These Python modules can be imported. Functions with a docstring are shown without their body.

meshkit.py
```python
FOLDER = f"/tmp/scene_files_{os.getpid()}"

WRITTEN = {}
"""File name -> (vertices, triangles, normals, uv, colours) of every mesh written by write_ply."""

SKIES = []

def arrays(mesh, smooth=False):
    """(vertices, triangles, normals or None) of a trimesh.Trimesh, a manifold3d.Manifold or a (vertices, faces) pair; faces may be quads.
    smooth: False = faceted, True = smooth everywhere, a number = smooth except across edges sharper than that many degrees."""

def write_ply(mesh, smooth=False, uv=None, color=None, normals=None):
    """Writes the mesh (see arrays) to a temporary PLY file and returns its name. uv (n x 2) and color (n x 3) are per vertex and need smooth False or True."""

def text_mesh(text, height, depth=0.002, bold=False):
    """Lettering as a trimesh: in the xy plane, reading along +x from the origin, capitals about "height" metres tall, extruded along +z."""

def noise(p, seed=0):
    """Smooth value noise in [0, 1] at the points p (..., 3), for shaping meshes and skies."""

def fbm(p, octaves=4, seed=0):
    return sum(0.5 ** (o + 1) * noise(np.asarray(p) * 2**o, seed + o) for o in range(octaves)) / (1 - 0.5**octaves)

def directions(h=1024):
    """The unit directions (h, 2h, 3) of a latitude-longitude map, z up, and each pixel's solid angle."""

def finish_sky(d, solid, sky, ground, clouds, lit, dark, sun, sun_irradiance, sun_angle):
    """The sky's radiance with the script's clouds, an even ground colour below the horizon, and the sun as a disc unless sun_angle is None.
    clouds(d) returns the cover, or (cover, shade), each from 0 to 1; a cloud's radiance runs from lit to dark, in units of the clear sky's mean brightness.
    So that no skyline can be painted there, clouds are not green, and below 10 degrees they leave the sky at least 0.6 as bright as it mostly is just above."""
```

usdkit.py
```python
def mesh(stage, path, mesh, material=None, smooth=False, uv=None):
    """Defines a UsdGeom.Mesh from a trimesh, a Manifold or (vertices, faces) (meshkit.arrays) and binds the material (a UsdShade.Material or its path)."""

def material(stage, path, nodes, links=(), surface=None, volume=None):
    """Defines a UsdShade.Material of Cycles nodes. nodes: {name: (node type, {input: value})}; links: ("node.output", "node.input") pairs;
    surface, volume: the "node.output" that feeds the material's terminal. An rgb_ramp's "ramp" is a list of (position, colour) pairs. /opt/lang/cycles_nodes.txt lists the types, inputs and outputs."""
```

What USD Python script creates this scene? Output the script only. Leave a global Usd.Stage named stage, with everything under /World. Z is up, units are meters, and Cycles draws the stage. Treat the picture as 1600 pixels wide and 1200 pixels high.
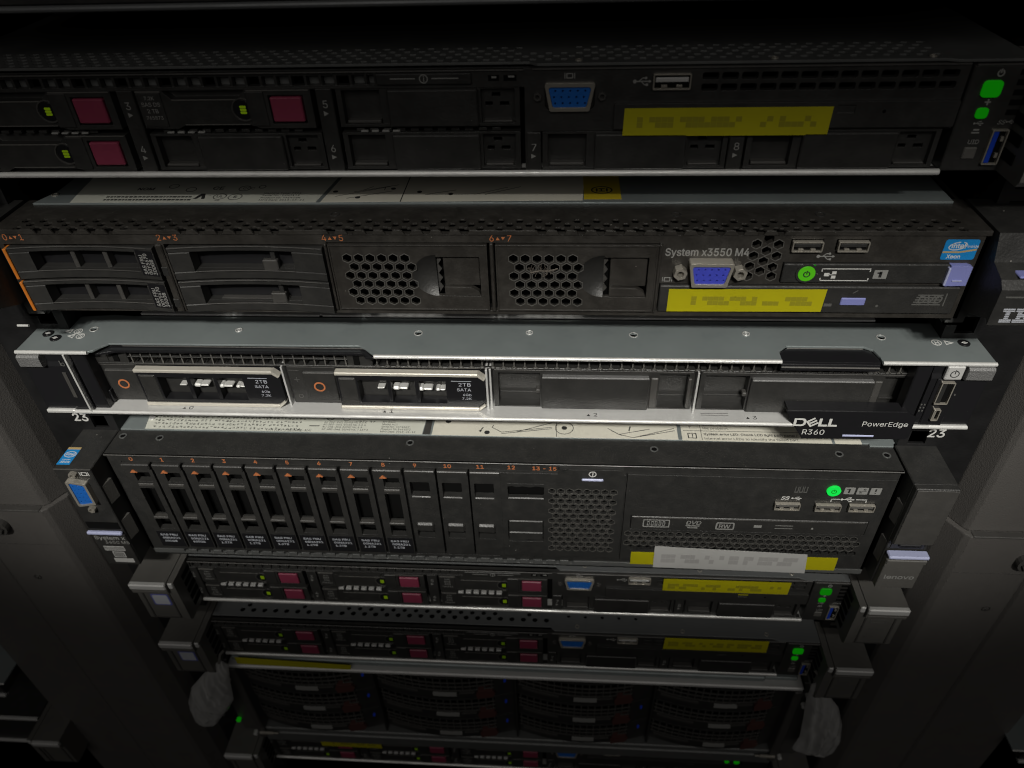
import math, random
import numpy as np, trimesh, meshkit, usdkit
from shapely.geometry import Polygon, Point, box as sbox
from shapely.ops import unary_union
from pxr import Usd, UsdGeom, UsdLux, Gf, Sdf

random.seed(7)
RNG = np.random.default_rng(7)
stage = Usd.Stage.CreateInMemory()
UsdGeom.SetStageUpAxis(stage, 'Z')
UsdGeom.SetStageMetersPerUnit(stage, 1.0)
UsdGeom.Xform.Define(stage, '/World')
UsdGeom.Scope.Define(stage, '/World/Looks')

# ------------------------------------------------------------------ camera, light, exposure
F_PX, CAM, PITCH, YAW, ROLL = 1143.07, (0.0366, -0.2857, 0.2540), 0.6765, -0.0830, -0.0369
def cam_axes():
    cp, sp, cy, sy, cr, sr = math.cos(PITCH), math.sin(PITCH), math.cos(YAW), math.sin(YAW), math.cos(ROLL), math.sin(ROLL)
    fw = np.array([sy*cp, cy*cp, -sp]); r = np.array([cy, -sy, 0]); u = np.cross(r, fw)
    return cr*r+sr*u, -sr*r+cr*u, fw
R_, U_, FW_ = cam_axes()
cam = UsdGeom.Camera.Define(stage, '/World/camera')
cam.CreateHorizontalApertureAttr(36.0)
cam.CreateFocalLengthAttr(36.0*F_PX/1600)
cam.CreateClippingRangeAttr((0.02, 20.0))
cam.AddTransformOp().Set(Gf.Matrix4d(*R_, 0, *U_, 0, *(-FW_), 0, *CAM, 1))
cam.CreateFStopAttr(11.0)
cam.CreateFocusDistanceAttr(0.36)
cam.CreateExposureAttr(0.0)

def aim(prim, pos, target):
    z = np.array(pos, float)-np.array(target, float); z /= np.linalg.norm(z)
    x = np.cross((0, 0, 1.0), z); x /= np.linalg.norm(x); y = np.cross(z, x)
    UsdGeom.Xformable(prim).AddTransformOp().Set(Gf.Matrix4d(*x, 0, *y, 0, *z, 0, *pos, 1))
def spot(i, pos, target, angle, power, radius=.03, color=(1, .97, .9)):
    l = UsdLux.SphereLight.Define(stage, '/World/added_spot_%03d' % i)
    l.CreateRadiusAttr(radius); l.CreateIntensityAttr(power); l.CreateColorAttr(color)
    s = UsdLux.ShapingAPI.Apply(l.GetPrim()); s.CreateShapingConeAngleAttr(angle); s.CreateShapingConeSoftnessAttr(1.0)
    aim(l.GetPrim(), pos, target)
SPOT = 600.0
for i in range(9):                                # added row of unseen spots, imitating the darkened surround of the middle server
    x = -.34+i*.085
    spot(i+1, (x, -.80, .76), (x*.88, 0, -.002), 6.9, SPOT)
room = UsdLux.RectLight.Define(stage, '/World/unseen_soft_lamp')       # unseen soft lamp above and behind the camera, placed to lighten shaded parts
room.CreateWidthAttr(2.2); room.CreateHeightAttr(1.0); room.CreateIntensityAttr(.62); room.CreateColorAttr((1, .955, .90))
aim(room.GetPrim(), (0, -1.5, 1.10), (0, 0, -.05))

# ------------------------------------------------------------------ materials
MATS = {}
def mat(name, color, rough=.5, metal=0., spec=.5, dust=0., dust_col=(.30, .28, .25), grain=0., grain_scale=900., speck=0., bevel=.0003, emit=None, estr=0., aniso=0., coat=0., vary=0.):
    n = {"p": ("principled_bsdf", {"base_color": color, "roughness": rough, "metallic": metal, "specular_ior_level": spec, "anisotropic": aniso, "coat_weight": coat})}
    L = []
    n["g"] = ("geometry", {})
    if emit is not None:
        n["p"][1]["emission_color"] = emit; n["p"][1]["emission_strength"] = estr
    col = None
    if dust or speck or vary:
        n["c0"] = ("mix", {"color1": color, "color2": tuple(min(1, c*(1+vary)) for c in color) if vary else color, "fac": 0.})
        col = "c0.color"
        if vary:
            n["nv"] = ("noise_texture", {"scale": 38., "detail": 4.})
            n["rv"] = ("map_range", {"from_min": .35, "from_max": .7, "to_min": 0., "to_max": 1., "clamp": True})
            L += [("g.position", "nv.vector"), ("nv.fac", "rv.value"), ("rv.result", "c0.fac")]
    if dust:
        n["n1"] = ("noise_texture", {"scale": 140., "detail": 6., "roughness": .65})
        n["r1"] = ("map_range", {"from_min": .42, "from_max": .75, "to_min": 0., "to_max": dust, "clamp": True})
        n["m1"] = ("mix", {"color2": dust_col})
        L += [("g.position", "n1.vector"), ("n1.fac", "r1.value"), ("r1.result", "m1.fac"), (col, "m1.color1")]
        col = "m1.color"
    if speck:
        n["v"] = ("voronoi_texture", {"scale": 260., "randomness": 1.})
        n["sp"] = ("separate_color", {})
        n["th"] = ("math", {"math_type": "multiply", "value2": .11*speck})
        n["pw"] = ("math", {"math_type": "power", "value2": 9.})
        n["lt"] = ("math", {"math_type": "less_than"})
        n["f"] = ("math", {"math_type": "multiply", "value2": .55})
        n["m2"] = ("mix", {"color2": (.42, .40, .37)})
        L += [("g.position", "v.vector"), ("v.color", "sp.color"), ("sp.r", "pw.value1"), ("pw.value", "th.value1"), ("v.distance", "lt.value1"), ("th.value", "lt.value2"), ("lt.value", "f.value1"), ("f.value", "m2.fac"), (col, "m2.color1")]
        col = "m2.color"
    if col:
        L.append((col, "p.base_color"))
    nrm = None
    if bevel:
        n["b"] = ("bevel", {"samples": 4, "radius": bevel}); nrm = "b.bevel"
    if grain:
        n["ng"] = ("noise_texture", {"scale": grain_scale, "detail": 2.})
        n["bu"] = ("bump", {"strength": grain, "distance": .0004})
        L += [("g.position", "ng.vector"), ("ng.fac", "bu.height")]
        if nrm: L.append((nrm, "bu.normal"))
        nrm = "bu.normal"
        n["nr"] = ("noise_texture", {"scale": 70., "detail": 5.})
        n["rr"] = ("map_range", {"from_min": .3, "from_max": .7, "to_min": max(.05, rough-.09), "to_max": min(1, rough+.09)})
        L += [("g.position", "nr.vector"), ("nr.fac", "rr.value"), ("rr.result", "p.roughness")]
    if nrm: L.append((nrm, "p.normal"))
    path = '/World/Looks/'+name
    usdkit.material(stage, path, n, L, surface="p.BSDF")
    MATS[name] = path
    return path
mat('black_plastic', (.027, .0267, .0257), .42, dust=.03, speck=.6, grain=.25)
mat('gloss_black', (.013, .013, .0145), .26, speck=.3)
mat('matt_black', (.025, .025, .0243), .44, dust=.035, speck=.9, grain=.35)
mat('dusty_black', (.028, .0258, .023), .43, dust=.07, speck=1., grain=.3)
mat('shade_black', (.004, .004, .004), .9, spec=.1, bevel=0)  # near-black colour painting the shade inside gaps, holes and casings
mat('dark_steel', (.15, .155, .153), .42, metal=.4, dust=.05, speck=.6, grain=.2)
mat('grey_plastic', (.10, .097, .09), .45, dust=.05, grain=.25)
mat('mid_grey_plastic', (.055, .053, .05), .45, dust=.04, grain=.25)  # as edge strips it also paints edge highlights and wear
mat('galvanised_steel', (.225, .256, .258), .40, metal=.30, dust=.05, speck=.4, grain=.12, grain_scale=500, bevel=.0006, vary=.12)
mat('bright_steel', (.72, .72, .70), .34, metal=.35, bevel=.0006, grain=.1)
mat('silver_plate', (.56, .56, .55), .40, metal=.22, grain=.1, bevel=.0006)
mat('champagne_metal', (.62, .59, .52), .30, metal=.35, bevel=.0005)
mat('connector_metal', (.50, .47, .41), .28, metal=.6, bevel=.0002)
mat('rough_silver', (.20, .20, .20), .5, metal=.4, grain=1., grain_scale=2200)
mat('post_paint', (.098, .093, .088), .40, speck=.7, grain=.7, grain_scale=1400, bevel=.0015)
mat('rail_paint', (.008, .008, .0085), .55, speck=.35, grain=.3)
mat('cream_paper', (.66, .64, .55), .6, bevel=0, vary=.08)
mat('lid_grey', (.15, .157, .16), .42, metal=.25, dust=.04, speck=.5, grain=.15)
mat('pale_paper', (.60, .61, .54), .6, bevel=0, vary=.08)
mat('ink', (.03, .03, .03), .6, bevel=0)
mat('faint_ink', (.17, .165, .14), .6, bevel=0)
mat('yellow_tape', (.40, .365, .004), .5, bevel=0, vary=.1)
mat('tape_print', (.27, .245, .01), .55, bevel=0)
mat('white_tape', (.44, .44, .43), .5, bevel=0, vary=.05)
mat('white_tape_print', (.34, .335, .33), .5, bevel=0, vary=.1)
mat('yellow_label', (.55, .42, .02), .6, bevel=0)
mat('white_print', (.62, .62, .60), .5, bevel=0)
mat('grey_print', (.26, .26, .25), .5, bevel=0)
mat('dim_print', (.10, .10, .095), .5, bevel=0)
mat('orange_print', (.48, .16, .06), .5, bevel=0)
mat('orange_plastic', (.55, .17, .02), .4, dust=.05)
mat('magenta_plastic', (.24, .038, .075), .35, grain=.15)
mat('russet_plastic', (.085, .036, .032), .45, bevel=.0003)
mat('periwinkle_plastic', (.21, .23, .52), .45, dust=.08, bevel=.0003)
mat('pale_blue_plastic', (.42, .45, .66), .4, bevel=.0003)
mat('vga_blue', (.014, .12, .46), .35, bevel=.0002)
mat('vga_indigo', (.055, .07, .50), .35, bevel=.0002)
mat('usb_blue', (.01, .05, .45), .4, bevel=0)
mat('sticker_blue', (.012, .20, .50), .35, bevel=0, vary=.25)
mat('sticker_gold', (.45, .33, .15), .4, bevel=0)
mat('sticker_pale', (.45, .47, .52), .4, bevel=0)
mat('sticker_rim', (.10, .11, .36), .4, bevel=0)
mat('led_green', (.005, .12, .005), .4, emit=(.01, 1., .0), estr=.11, bevel=.0003)
mat('led_green_bright', (.005, .2, .03), .4, emit=(.006, 1., .09), estr=.62, bevel=.0003)
mat('led_vivid', (.05, .2, .005), .4, emit=(.14, 1., .02), estr=.22, bevel=.0003)
mat('led_lime', (.10, .15, .005), .4, emit=(.55, .9, .01), estr=.09, bevel=0)
mat('led_lime_dim', (.10, .15, .005), .4, emit=(.45, .9, .01), estr=.03, bevel=0)
mat('led_blue', (.005, .01, .1), .4, emit=(.02, .10, 1.), estr=.035, bevel=0)
mat('lint', (.15, .13, .11), .9, bevel=0)
# thin clear polythene: mostly see-through with a soft sheen
usdkit.material(stage, '/World/Looks/polythene', {"t": ("transparent_bsdf", {"color": (.95, .95, .95)}), "d": ("diffuse_bsdf", {"color": (.75, .75, .74)}), "tr": ("translucent_bsdf", {"color": (.7, .7, .69)}), "g": ("glossy_bsdf", {"color": (.9, .9, .9), "roughness": .16}),
    "n": ("noise_texture", {"scale": 120., "detail": 4., "distortion": 1.2}), "bu": ("bump", {"strength": .25, "distance": .0015}), "ge": ("geometry", {}), "lw": ("layer_weight", {"blend": .62}), "mr": ("map_range", {"from_min": 0., "from_max": 1., "to_min": .20, "to_max": 1., "clamp": True}), "fr": ("fresnel", {"IOR": 1.5}),
    "m0": ("mix_closure", {"fac": .4}), "m1": ("mix_closure", {}), "m2": ("mix_closure", {})},
    [("ge.position", "n.vector"), ("n.fac", "bu.height"), ("bu.normal", "d.normal"), ("bu.normal", "g.normal"), ("d.BSDF", "m0.closure1"), ("tr.BSDF", "m0.closure2"), ("lw.facing", "mr.value"), ("mr.result", "m1.fac"), ("t.BSDF", "m1.closure1"), ("m0.closure", "m1.closure2"), ("m1.closure", "m2.closure1"), ("g.BSDF", "m2.closure2"), ("fr.fac", "m2.fac")], surface="m2.closure")
MATS['polythene'] = '/World/Looks/polythene'

# ------------------------------------------------------------------ mesh helpers, all in millimetres: x right, y into the rack, z up
_c = [(sx*(1-(a == 0)*0), sy, sz, a) for sx in (-1, 1) for sy in (-1, 1) for sz in (-1, 1) for a in range(3)]
_CH = np.array([(s[0], s[1], s[2]) for s in _c], float); _CA = np.array([s[3] for s in _c])
def _chv(h, c):
    v = _CH*h
    for k in range(3):
        v[:, k] -= np.sign(_CH[:, k])*np.where(_CA == k, 0, c)
    return v
_h = trimesh.convex.convex_hull(_chv(np.array([3., 3, 3]), .7)); 
_ref = _chv(np.array([3., 3, 3]), .7)
_map = [int(np.argmin(((_ref-p)**2).sum(1))) for p in _h.vertices]
_CHF = np.array(_map)[_h.faces]
_BV = np.array([(x, y, z) for x in (0, 1) for y in (0, 1) for z in (0, 1)], float)
_BF = np.array([(0, 1, 3), (0, 3, 2), (4, 6, 7), (4, 7, 5), (0, 4, 5), (0, 5, 1), (2, 3, 7), (2, 7, 6), (0, 2, 6), (0, 6, 4), (1, 5, 7), (1, 7, 3)])
_TXT = {}
def text_geo(t, bold):
    if (t, bold) not in _TXT:
        m = meshkit.text_mesh(t, 1.0, .04, bold)
        _TXT[(t, bold)] = (np.array(m.vertices), np.array(m.faces))
    return _TXT[(t, bold)]
def polys(p):
    return [g for g in getattr(p, 'geoms', [p]) if g.geom_type == 'Polygon' and g.area > 1e-4]
class M:
    def __init__(s): s.v, s.f, s.n = [], [], 0
    def add(s, v, f):
        v = np.asarray(v, float); s.v.append(v); s.f.append(np.asarray(f, int)+s.n); s.n += len(v); return s
    def box(s, x0, x1, y0, y1, z0, z1, c=0.):
        lo = np.array([min(x0, x1), min(y0, y1), min(z0, z1)]); hi = np.array([max(x0, x1), max(y0, y1), max(z0, z1)])
        if c <= 0: return s.add(lo+_BV*(hi-lo), _BF)
        h = (hi-lo)/2; c = min(c, .45*h.min()*2)
        return s.add(_chv(h, c)+(lo+hi)/2, _CHF)
    def face(s, poly, y0, y1):             # outline in (x, z), solid from y0 (front) to y1
        for g in polys(poly):
            m = trimesh.creation.extrude_polygon(g, y1-y0, engine='earcut'); v = np.array(m.vertices)
            s.add(np.c_[v[:, 0], y1-v[:, 2], v[:, 1]], m.faces)
        return s
    def top(s, poly, z0, z1):              # outline in (x, y), solid from z0 to z1
        for g in polys(poly):
            m = trimesh.creation.extrude_polygon(g, z1-z0, engine='earcut'); v = np.array(m.vertices)
            s.add(v+[0, 0, z0], m.faces)
        return s
    def side(s, poly, x0, x1):             # outline in (y, z), solid from x0 to x1
        for g in polys(poly):
            m = trimesh.creation.extrude_polygon(g, x1-x0, engine='earcut'); v = np.array(m.vertices)
            s.add(np.c_[v[:, 2]+x0, v[:, 0], v[:, 1]], m.faces)
        return s
    def text(s, t, h, x, z, y, bold=False, align='l', shear=0., wide=1., turn=0.):
        v, f = text_geo(t, bold); v = v.copy(); w = v[:, 0].max()
        v[:, 0] -= {'l': 0, 'c': w/2, 'r': w}[align]
        a, b = v[:, 0]*h*wide+v[:, 1]*h*shear, v[:, 1]*h
        ca, sa = math.cos(turn), math.sin(turn)
        return s.add(np.c_[x+a*ca-b*sa, y-v[:, 2], z+a*sa+b*ca], f)
    def ttop(s, t, h, x, y, z, bold=False, align='l', wide=1., turn=0.):   # lettering lying on a top face
        v, f = text_geo(t, bold); v = v.copy(); w = v[:, 0].max()
        v[:, 0] -= {'l': 0, 'c': w/2, 'r': w}[align]
        a, b = v[:, 0]*h*wide, v[:, 1]*h
        ca, sa = math.cos(turn), math.sin(turn)
        return s.add(np.c_[x+a*ca-b*sa, y+a*sa+b*ca, z+v[:, 2]], f)
    def tube(s, pts, r, n=8):
        p = np.asarray(pts, float); k = len(p); V = []
        for i in range(k):
            t = p[min(i+1, k-1)]-p[max(i-1, 0)]; t /= np.linalg.norm(t)
            a = np.cross(t, (0, 0, 1.) if abs(t[2]) < .9 else (1., 0, 0)); a /= np.linalg.norm(a); b = np.cross(t, a)
            an = np.arange(n)*2*np.pi/n
            V.append(p[i]+r*(np.cos(an)[:, None]*a+np.sin(an)[:, None]*b))
        Fc = []
        for i in range(k-1):
            for j in range(n):
                A, B, C, D = i*n+j, i*n+(j+1) % n, (i+1)*n+(j+1) % n, (i+1)*n+j
                Fc += [(A, B, C), (A, C, D)]
        for j in range(1, n-1): Fc += [(0, j+1, j), ((k-1)*n, (k-1)*n+j, (k-1)*n+j+1)]
        return s.add(np.vstack(V), Fc)
    def shift(s, d):
        s.v = [v+np.array(d, float) for v in s.v]; return s
    def mirror(s):
        s.v = [v*[-1, 1, 1] for v in s.v]; s.f = [f[:, ::-1] for f in s.f]; return s
    def bend(s, fn):
        s.v = [fn(v.copy()) for v in s.v]; return s
def rrect(x0, x1, z0, z1, r=1.): return sbox(x0+r, z0+r, x1-r, z1-r).buffer(r, quad_segs=3)
def ngon(x, z, r, n=6, a0=0.):
    return Polygon([(x+r*math.cos(a0+2*math.pi*i/n), z+r*math.sin(a0+2*math.pi*i/n)) for i in range(n)])
def circ(x, z, r, q=5): return Point(x, z).buffer(r, quad_segs=q)
def ring(x, z, r, w, q=5): return circ(x, z, r, q).difference(circ(x, z, r-w, q))
def minus(p, holes): return p.difference(unary_union(holes)) if holes else p
def tri(x, z, w, up=True, h=None):
    h = h or w*.8
    return Polygon([(x-w/2, z-h/2), (x+w/2, z-h/2), (x, z+h/2)]) if up else Polygon([(x-w/2, z+h/2), (x, z-h/2), (x+w/2, z+h/2)])

USED = {}
def numbered(parent, name):
    k = USED.get((parent, name), 0); USED[(parent, name)] = k+1
    return '%s/%s%s' % (parent, name, '_%03d' % k if k else '')
def tag(path, label=None, cat=None, group=None, kind=None):
    p = stage.GetPrimAtPath(path)
    for k, v in (('label', label), ('category', cat), ('group', group), ('kind', kind)):
        if v: p.SetCustomDataByKey(k, v)
    return path
EACH = {'carrier_plate', 'blank_recess', 'blank_ledge', 'carrier_bar', 'bay_number', 'socket_icon', 'lid_screw', 'cage_divider', 'recess_lip', 'blank_latch', 'blank_divider', 'folded_edge', 'rivet', 'hole_rim', 'lock_symbol', 'ear_foot', 'vent_corner',
        'vent_notch', 'side_wall', 'highlight_rim', 'air_louvre', 'frame_edge', 'handle_rail', 'rail_end', 'window_bar', 'drive_body', 'drive_screw', 'handle_rib', 'bay_catch', 'rail_symbol', 'ear_window', 'finger_lip', 'tray_slot', 'activity_slot', 'module_vent', 'loose_screw', 'inner_flange'}
STUFF = {'vent_rim', 'vent_grid', 'vent_back', 'vent_fin', 'air_slit', 'drive_mesh', 'latch_vent'}
def part(parent, name, m, material, label=None, smooth=False):
    if name in EACH and len(m.v) > 1:
        base = 0; first = None
        for v, f in zip(m.v, m.f):
            k = M().add(v, f-base); base += len(v)
            q = numbered(parent, name); first = first or q
            usdkit.mesh(stage, q, (np.vstack(k.v)/1000, np.vstack(k.f)), MATS[material], smooth=smooth)
        return first
    path = numbered(parent, name)
    usdkit.mesh(stage, path, (np.vstack(m.v)/1000, np.vstack(m.f)), MATS[material], smooth=smooth)
    return tag(path, label, kind='stuff' if name in STUFF else None)
def thing(name, at, label, cat, group=None):
    path = numbered('/World', name)
    x = UsdGeom.Xform.Define(stage, path); x.AddTranslateOp().Set(tuple(float(a)/1000 for a in at))
    return tag(path, label, cat, group)
def solo(name, m, material, at, label, cat, group=None, kind=None, smooth=False):
    path = part('/World', name, m, material, label, smooth)
    UsdGeom.Xformable(stage.GetPrimAtPath(path)).AddTranslateOp().Set(tuple(float(a)/1000 for a in at))
    return tag(path, None, cat, group, kind)

# ------------------------------------------------------------------ shared pieces
def vga(o, x, z, w, h, y, blue, upright=False, post='connector_metal', post_r=2.3, gap=12.6, deep=3.5):
    """D-shaped 15 pin socket with its two posts; upright turns it a quarter."""
    def q(px, pz): return (x+px, z+pz) if not upright else (x-pz*1., z-px)
    def P(pts): return Polygon([q(*p) for p in pts])
    a, b = w/2, h/2
    d = lambda k: P([(-a-k, b+k), (a+k, b+k), (a-1.6+k*.8, -b-k), (-a+1.6-k*.8, -b-k)]).buffer(.9, quad_segs=3)
    c = part(o, 'video_socket', M().face(d(.7).difference(d(-.8)), y-deep, y+1), 'connector_metal')
    pins = [circ(*q((i-2)*a*.36+(-.5 if j == 1 else 0)+.2, (1-j)*b*.62), .42, 2) for i in range(5) for j in range(3)]
    part(c, 'socket_insert', M().face(minus(d(-.85), pins), y-deep+.6, y+1), blue)
    part(c, 'pin_hole', M().face(d(-.9), y-deep+2.2, y+1), 'shade_black')
    for sx in (-1, 1):
        px, pz = q(sx*gap, 0)
        m = M().face(ngon(px, pz, post_r, 6, .3).difference(circ(px, pz, post_r*.5, 3)), y-deep*.8, y+.5)
        part(c, 'screw_post', m, post)
def usb(o, x, z, w, h, y, tongue='matt_black', upright=False):
    sh = rrect(x-w/2, x+w/2, z-h/2, z+h/2, .5)
    u = part(o, 'usb_socket', M().face(sh.difference(sh.buffer(-.55)), y-1.5, y+.5), 'connector_metal')
    part(u, 'socket_cavity', M().face(sh.buffer(-.5), y-.15, y+.5), 'shade_black')
    if upright:
        part(u, 'socket_tongue', M().box(x-w/2+.9, x-w/2+w*.44, y-1.1, y-.1, z-h/2+.8, z+h/2-.8), tongue)
        if tongue == 'usb_blue': part(u, 'spring_contact', M().box(x+w*.15, x+w*.33, y-1.2, y-.1, z-h*.3, z-h*.17).box(x+w*.15, x+w*.33, y-1.2, y-.1, z+h*.17, z+h*.3), 'connector_metal')
    else:
        part(u, 'socket_tongue', M().box(x-w/2+1, x+w/2-1, y-1.1, y-.1, z-.1, z+h*.26), tongue)
        part(u, 'spring_contact', M().box(x-w*.28, x-w*.12, y-1.2, y-.1, z-h*.36, z-h*.2).box(x+w*.12, x+w*.28, y-1.2, y-.1, z-h*.36, z-h*.2), 'connector_metal')
def usb_icon(m, x, z, s, y, turn=0.):
    P = lambda a, b: (x+s*(a*math.cos(turn)-b*math.sin(turn)), z+s*(a*math.sin(turn)+b*math.cos(turn)))
    L = lambda a, b: Polygon([P(a[0], a[1]-.07), P(b[0], b[1]-.07), P(b[0], b[1]+.07), P(a[0], a[1]+.07)])
    s_ = [L((-1, 0), (.8, 0)), circ(*P(-1, 0), .24*s, 3), Polygon([P(.8, .2), P(1.15, 0), P(.8, -.2)]), L((-.5, 0), (0, .42)), L((0, .42), (.35, .42)), circ(*P(.4, .42), .16*s, 3), L((-.2, 0), (.25, -.42)), L((.25, -.42), (.5, -.42)), Polygon([P(.42, -.28), P(.72, -.28), P(.72, -.56), P(.42, -.56)])]
    return m.face(unary_union(s_), y-.05, y)
def monitor_icon(m, x, z, s, y, turn=False):
    a = [rrect(x-.55*s, x+.55*s, z-.42*s, z+.42*s, .1*s).difference(sbox(x-.38*s, z-.27*s, x+.38*s, z+.27*s)), sbox(x-.85*s, z-.45*s, x-.72*s, z+.45*s), sbox(x+.72*s, z-.45*s, x+.85*s, z+.45*s)]
    return m.face(unary_union(a), y-.05, y)
def power_icon(m, x, z, r, y, w=.35):
    p = ring(x, z, r, w, 6).difference(sbox(x-.8*w, z, x+.8*w, z+2*r)).union(sbox(x-w/2, z, x+w/2, z+r*1.15))
    return m.face(p, y-.05, y)
def tape(o, x0, x1, z0, z1, y, name='paper_label', lean=0., seed=1, material='yellow_tape', ink='tape_print', rows=2, printed=True, curl=.25):
    pts = [(x0, z0), (x1, z0+lean), (x1+RNG.uniform(-.6, .6), z1+lean*.8), (x0+RNG.uniform(-.4, .4), z1)]
    t = part(o, name, M().face(Polygon(pts), y-curl, y-.04), material)
    if printed:                     # blurred dark print, unreadable in the photograph
        r = random.Random(seed); m = M(); h = (z1-z0); n = int((x1-x0-6)/2.4)
        for i in range(n):
            for k in range(rows):
                if r.random() < .62:
                    xx = x0+3+i*2.4; zz = z0+h*(.30+.2*k)
                    m.box(xx, xx+2.3, y-curl-.03, y-curl+.01, zz, zz+h*.19)
        if m.v: part(t, 'faded_print', m, ink)
    return t

# ------------------------------------------------------------------ the 1U server with magenta latches (three like it, one more at the foot)
def hp_carrier(o, x0, z0, w, h, lit, texts, y=-.6):
    """Horizontal small hot-swap drive: stepped face, round status light, magenta release button."""
    x1, z1 = x0+w, z0+h; a = h*.22
    out = Polygon([(x0, z0+.4), (x0, z1), (x0+w*.15, z1), (x0+w*.20, z1-a), (x0+w*.58, z1-a), (x0+w*.63, z1), (x1, z1), (x1, z0), (x0+w*.68, z0), (x0+w*.62, z0+a*.45), (x0+w*.24, z0+a*.45), (x0+w*.19, z0)])
    bx0, bx1 = x0+w*.765, x0+w*.945
    well = sbox(bx0-.7, z0+h*.12, bx1+.7, z0+h*.86)
    c = part(o, 'drive_carrier', M().face(out.difference(well), y, y+5).face(sbox(x0+.2, z0+.2, x1-.2, z1-.2), y+4, y+9), 'black_plastic')
    # raised plate on the left and the raised block on the right
    part(c, 'carrier_plate', M().box(x0+.5, x0+w*.145, y-.5, y+.1, z0+1, z1-.6, .3).box(x0+w*.63, x0+w*.735, y-.5, y+.1, z0+1, z1-.5, .3), 'black_plastic')
    part(c, 'highlight_rim', M().box(x0+w*.2, x0+w*.58, y-.25, y+.05, z1-a-.55, z1-a).box(x0+w*.64, x1-.5, y-.3, y+.05, z1-.5, z1).box(x0+w*.24, x0+w*.62, y-.2, y+.05, z0+a*.45, z0+a*.45+.4).box(x0+.5, x0+w*.15, y-.6, y+.05, z1-.6, z1), 'grey_plastic')  # paler grey strips paint the light caught along the bevels
    part(c, 'release_button', M().box(bx0, bx1, y-.7, y+4, z0+h*.17, z0+h*.82, .5), 'magenta_plastic')
    lx, lz = x0+w*.60, z0+h*.5
    d = part(c, 'status_lamp', M().face(circ(lx, lz, h*.25), y-.2, y+.1), 'gloss_black')
    part(d, 'lamp_ring', M().face(ring(lx, lz, h*.31, .6), y-.45, y+.1), 'mid_grey_plastic')
    m = M()
    for k in (-1, 0, 1): m.face(rrect(lx-1.3, lx+1.3, lz+k*1.15-.48, lz+k*1.15+.48, .35), y-.35, y-.1)
    part(d, 'status_light', m, lit)
    t = M()
    for i, s in enumerate(texts): t.text(s, h*.105 if i in (1, 2) else h*.09, x0+w*.075, z1-h*.22-i*h*.17, y-.51, align='c')
    part(c, 'capacity_print', t, 'grey_print')
    return c
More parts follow.
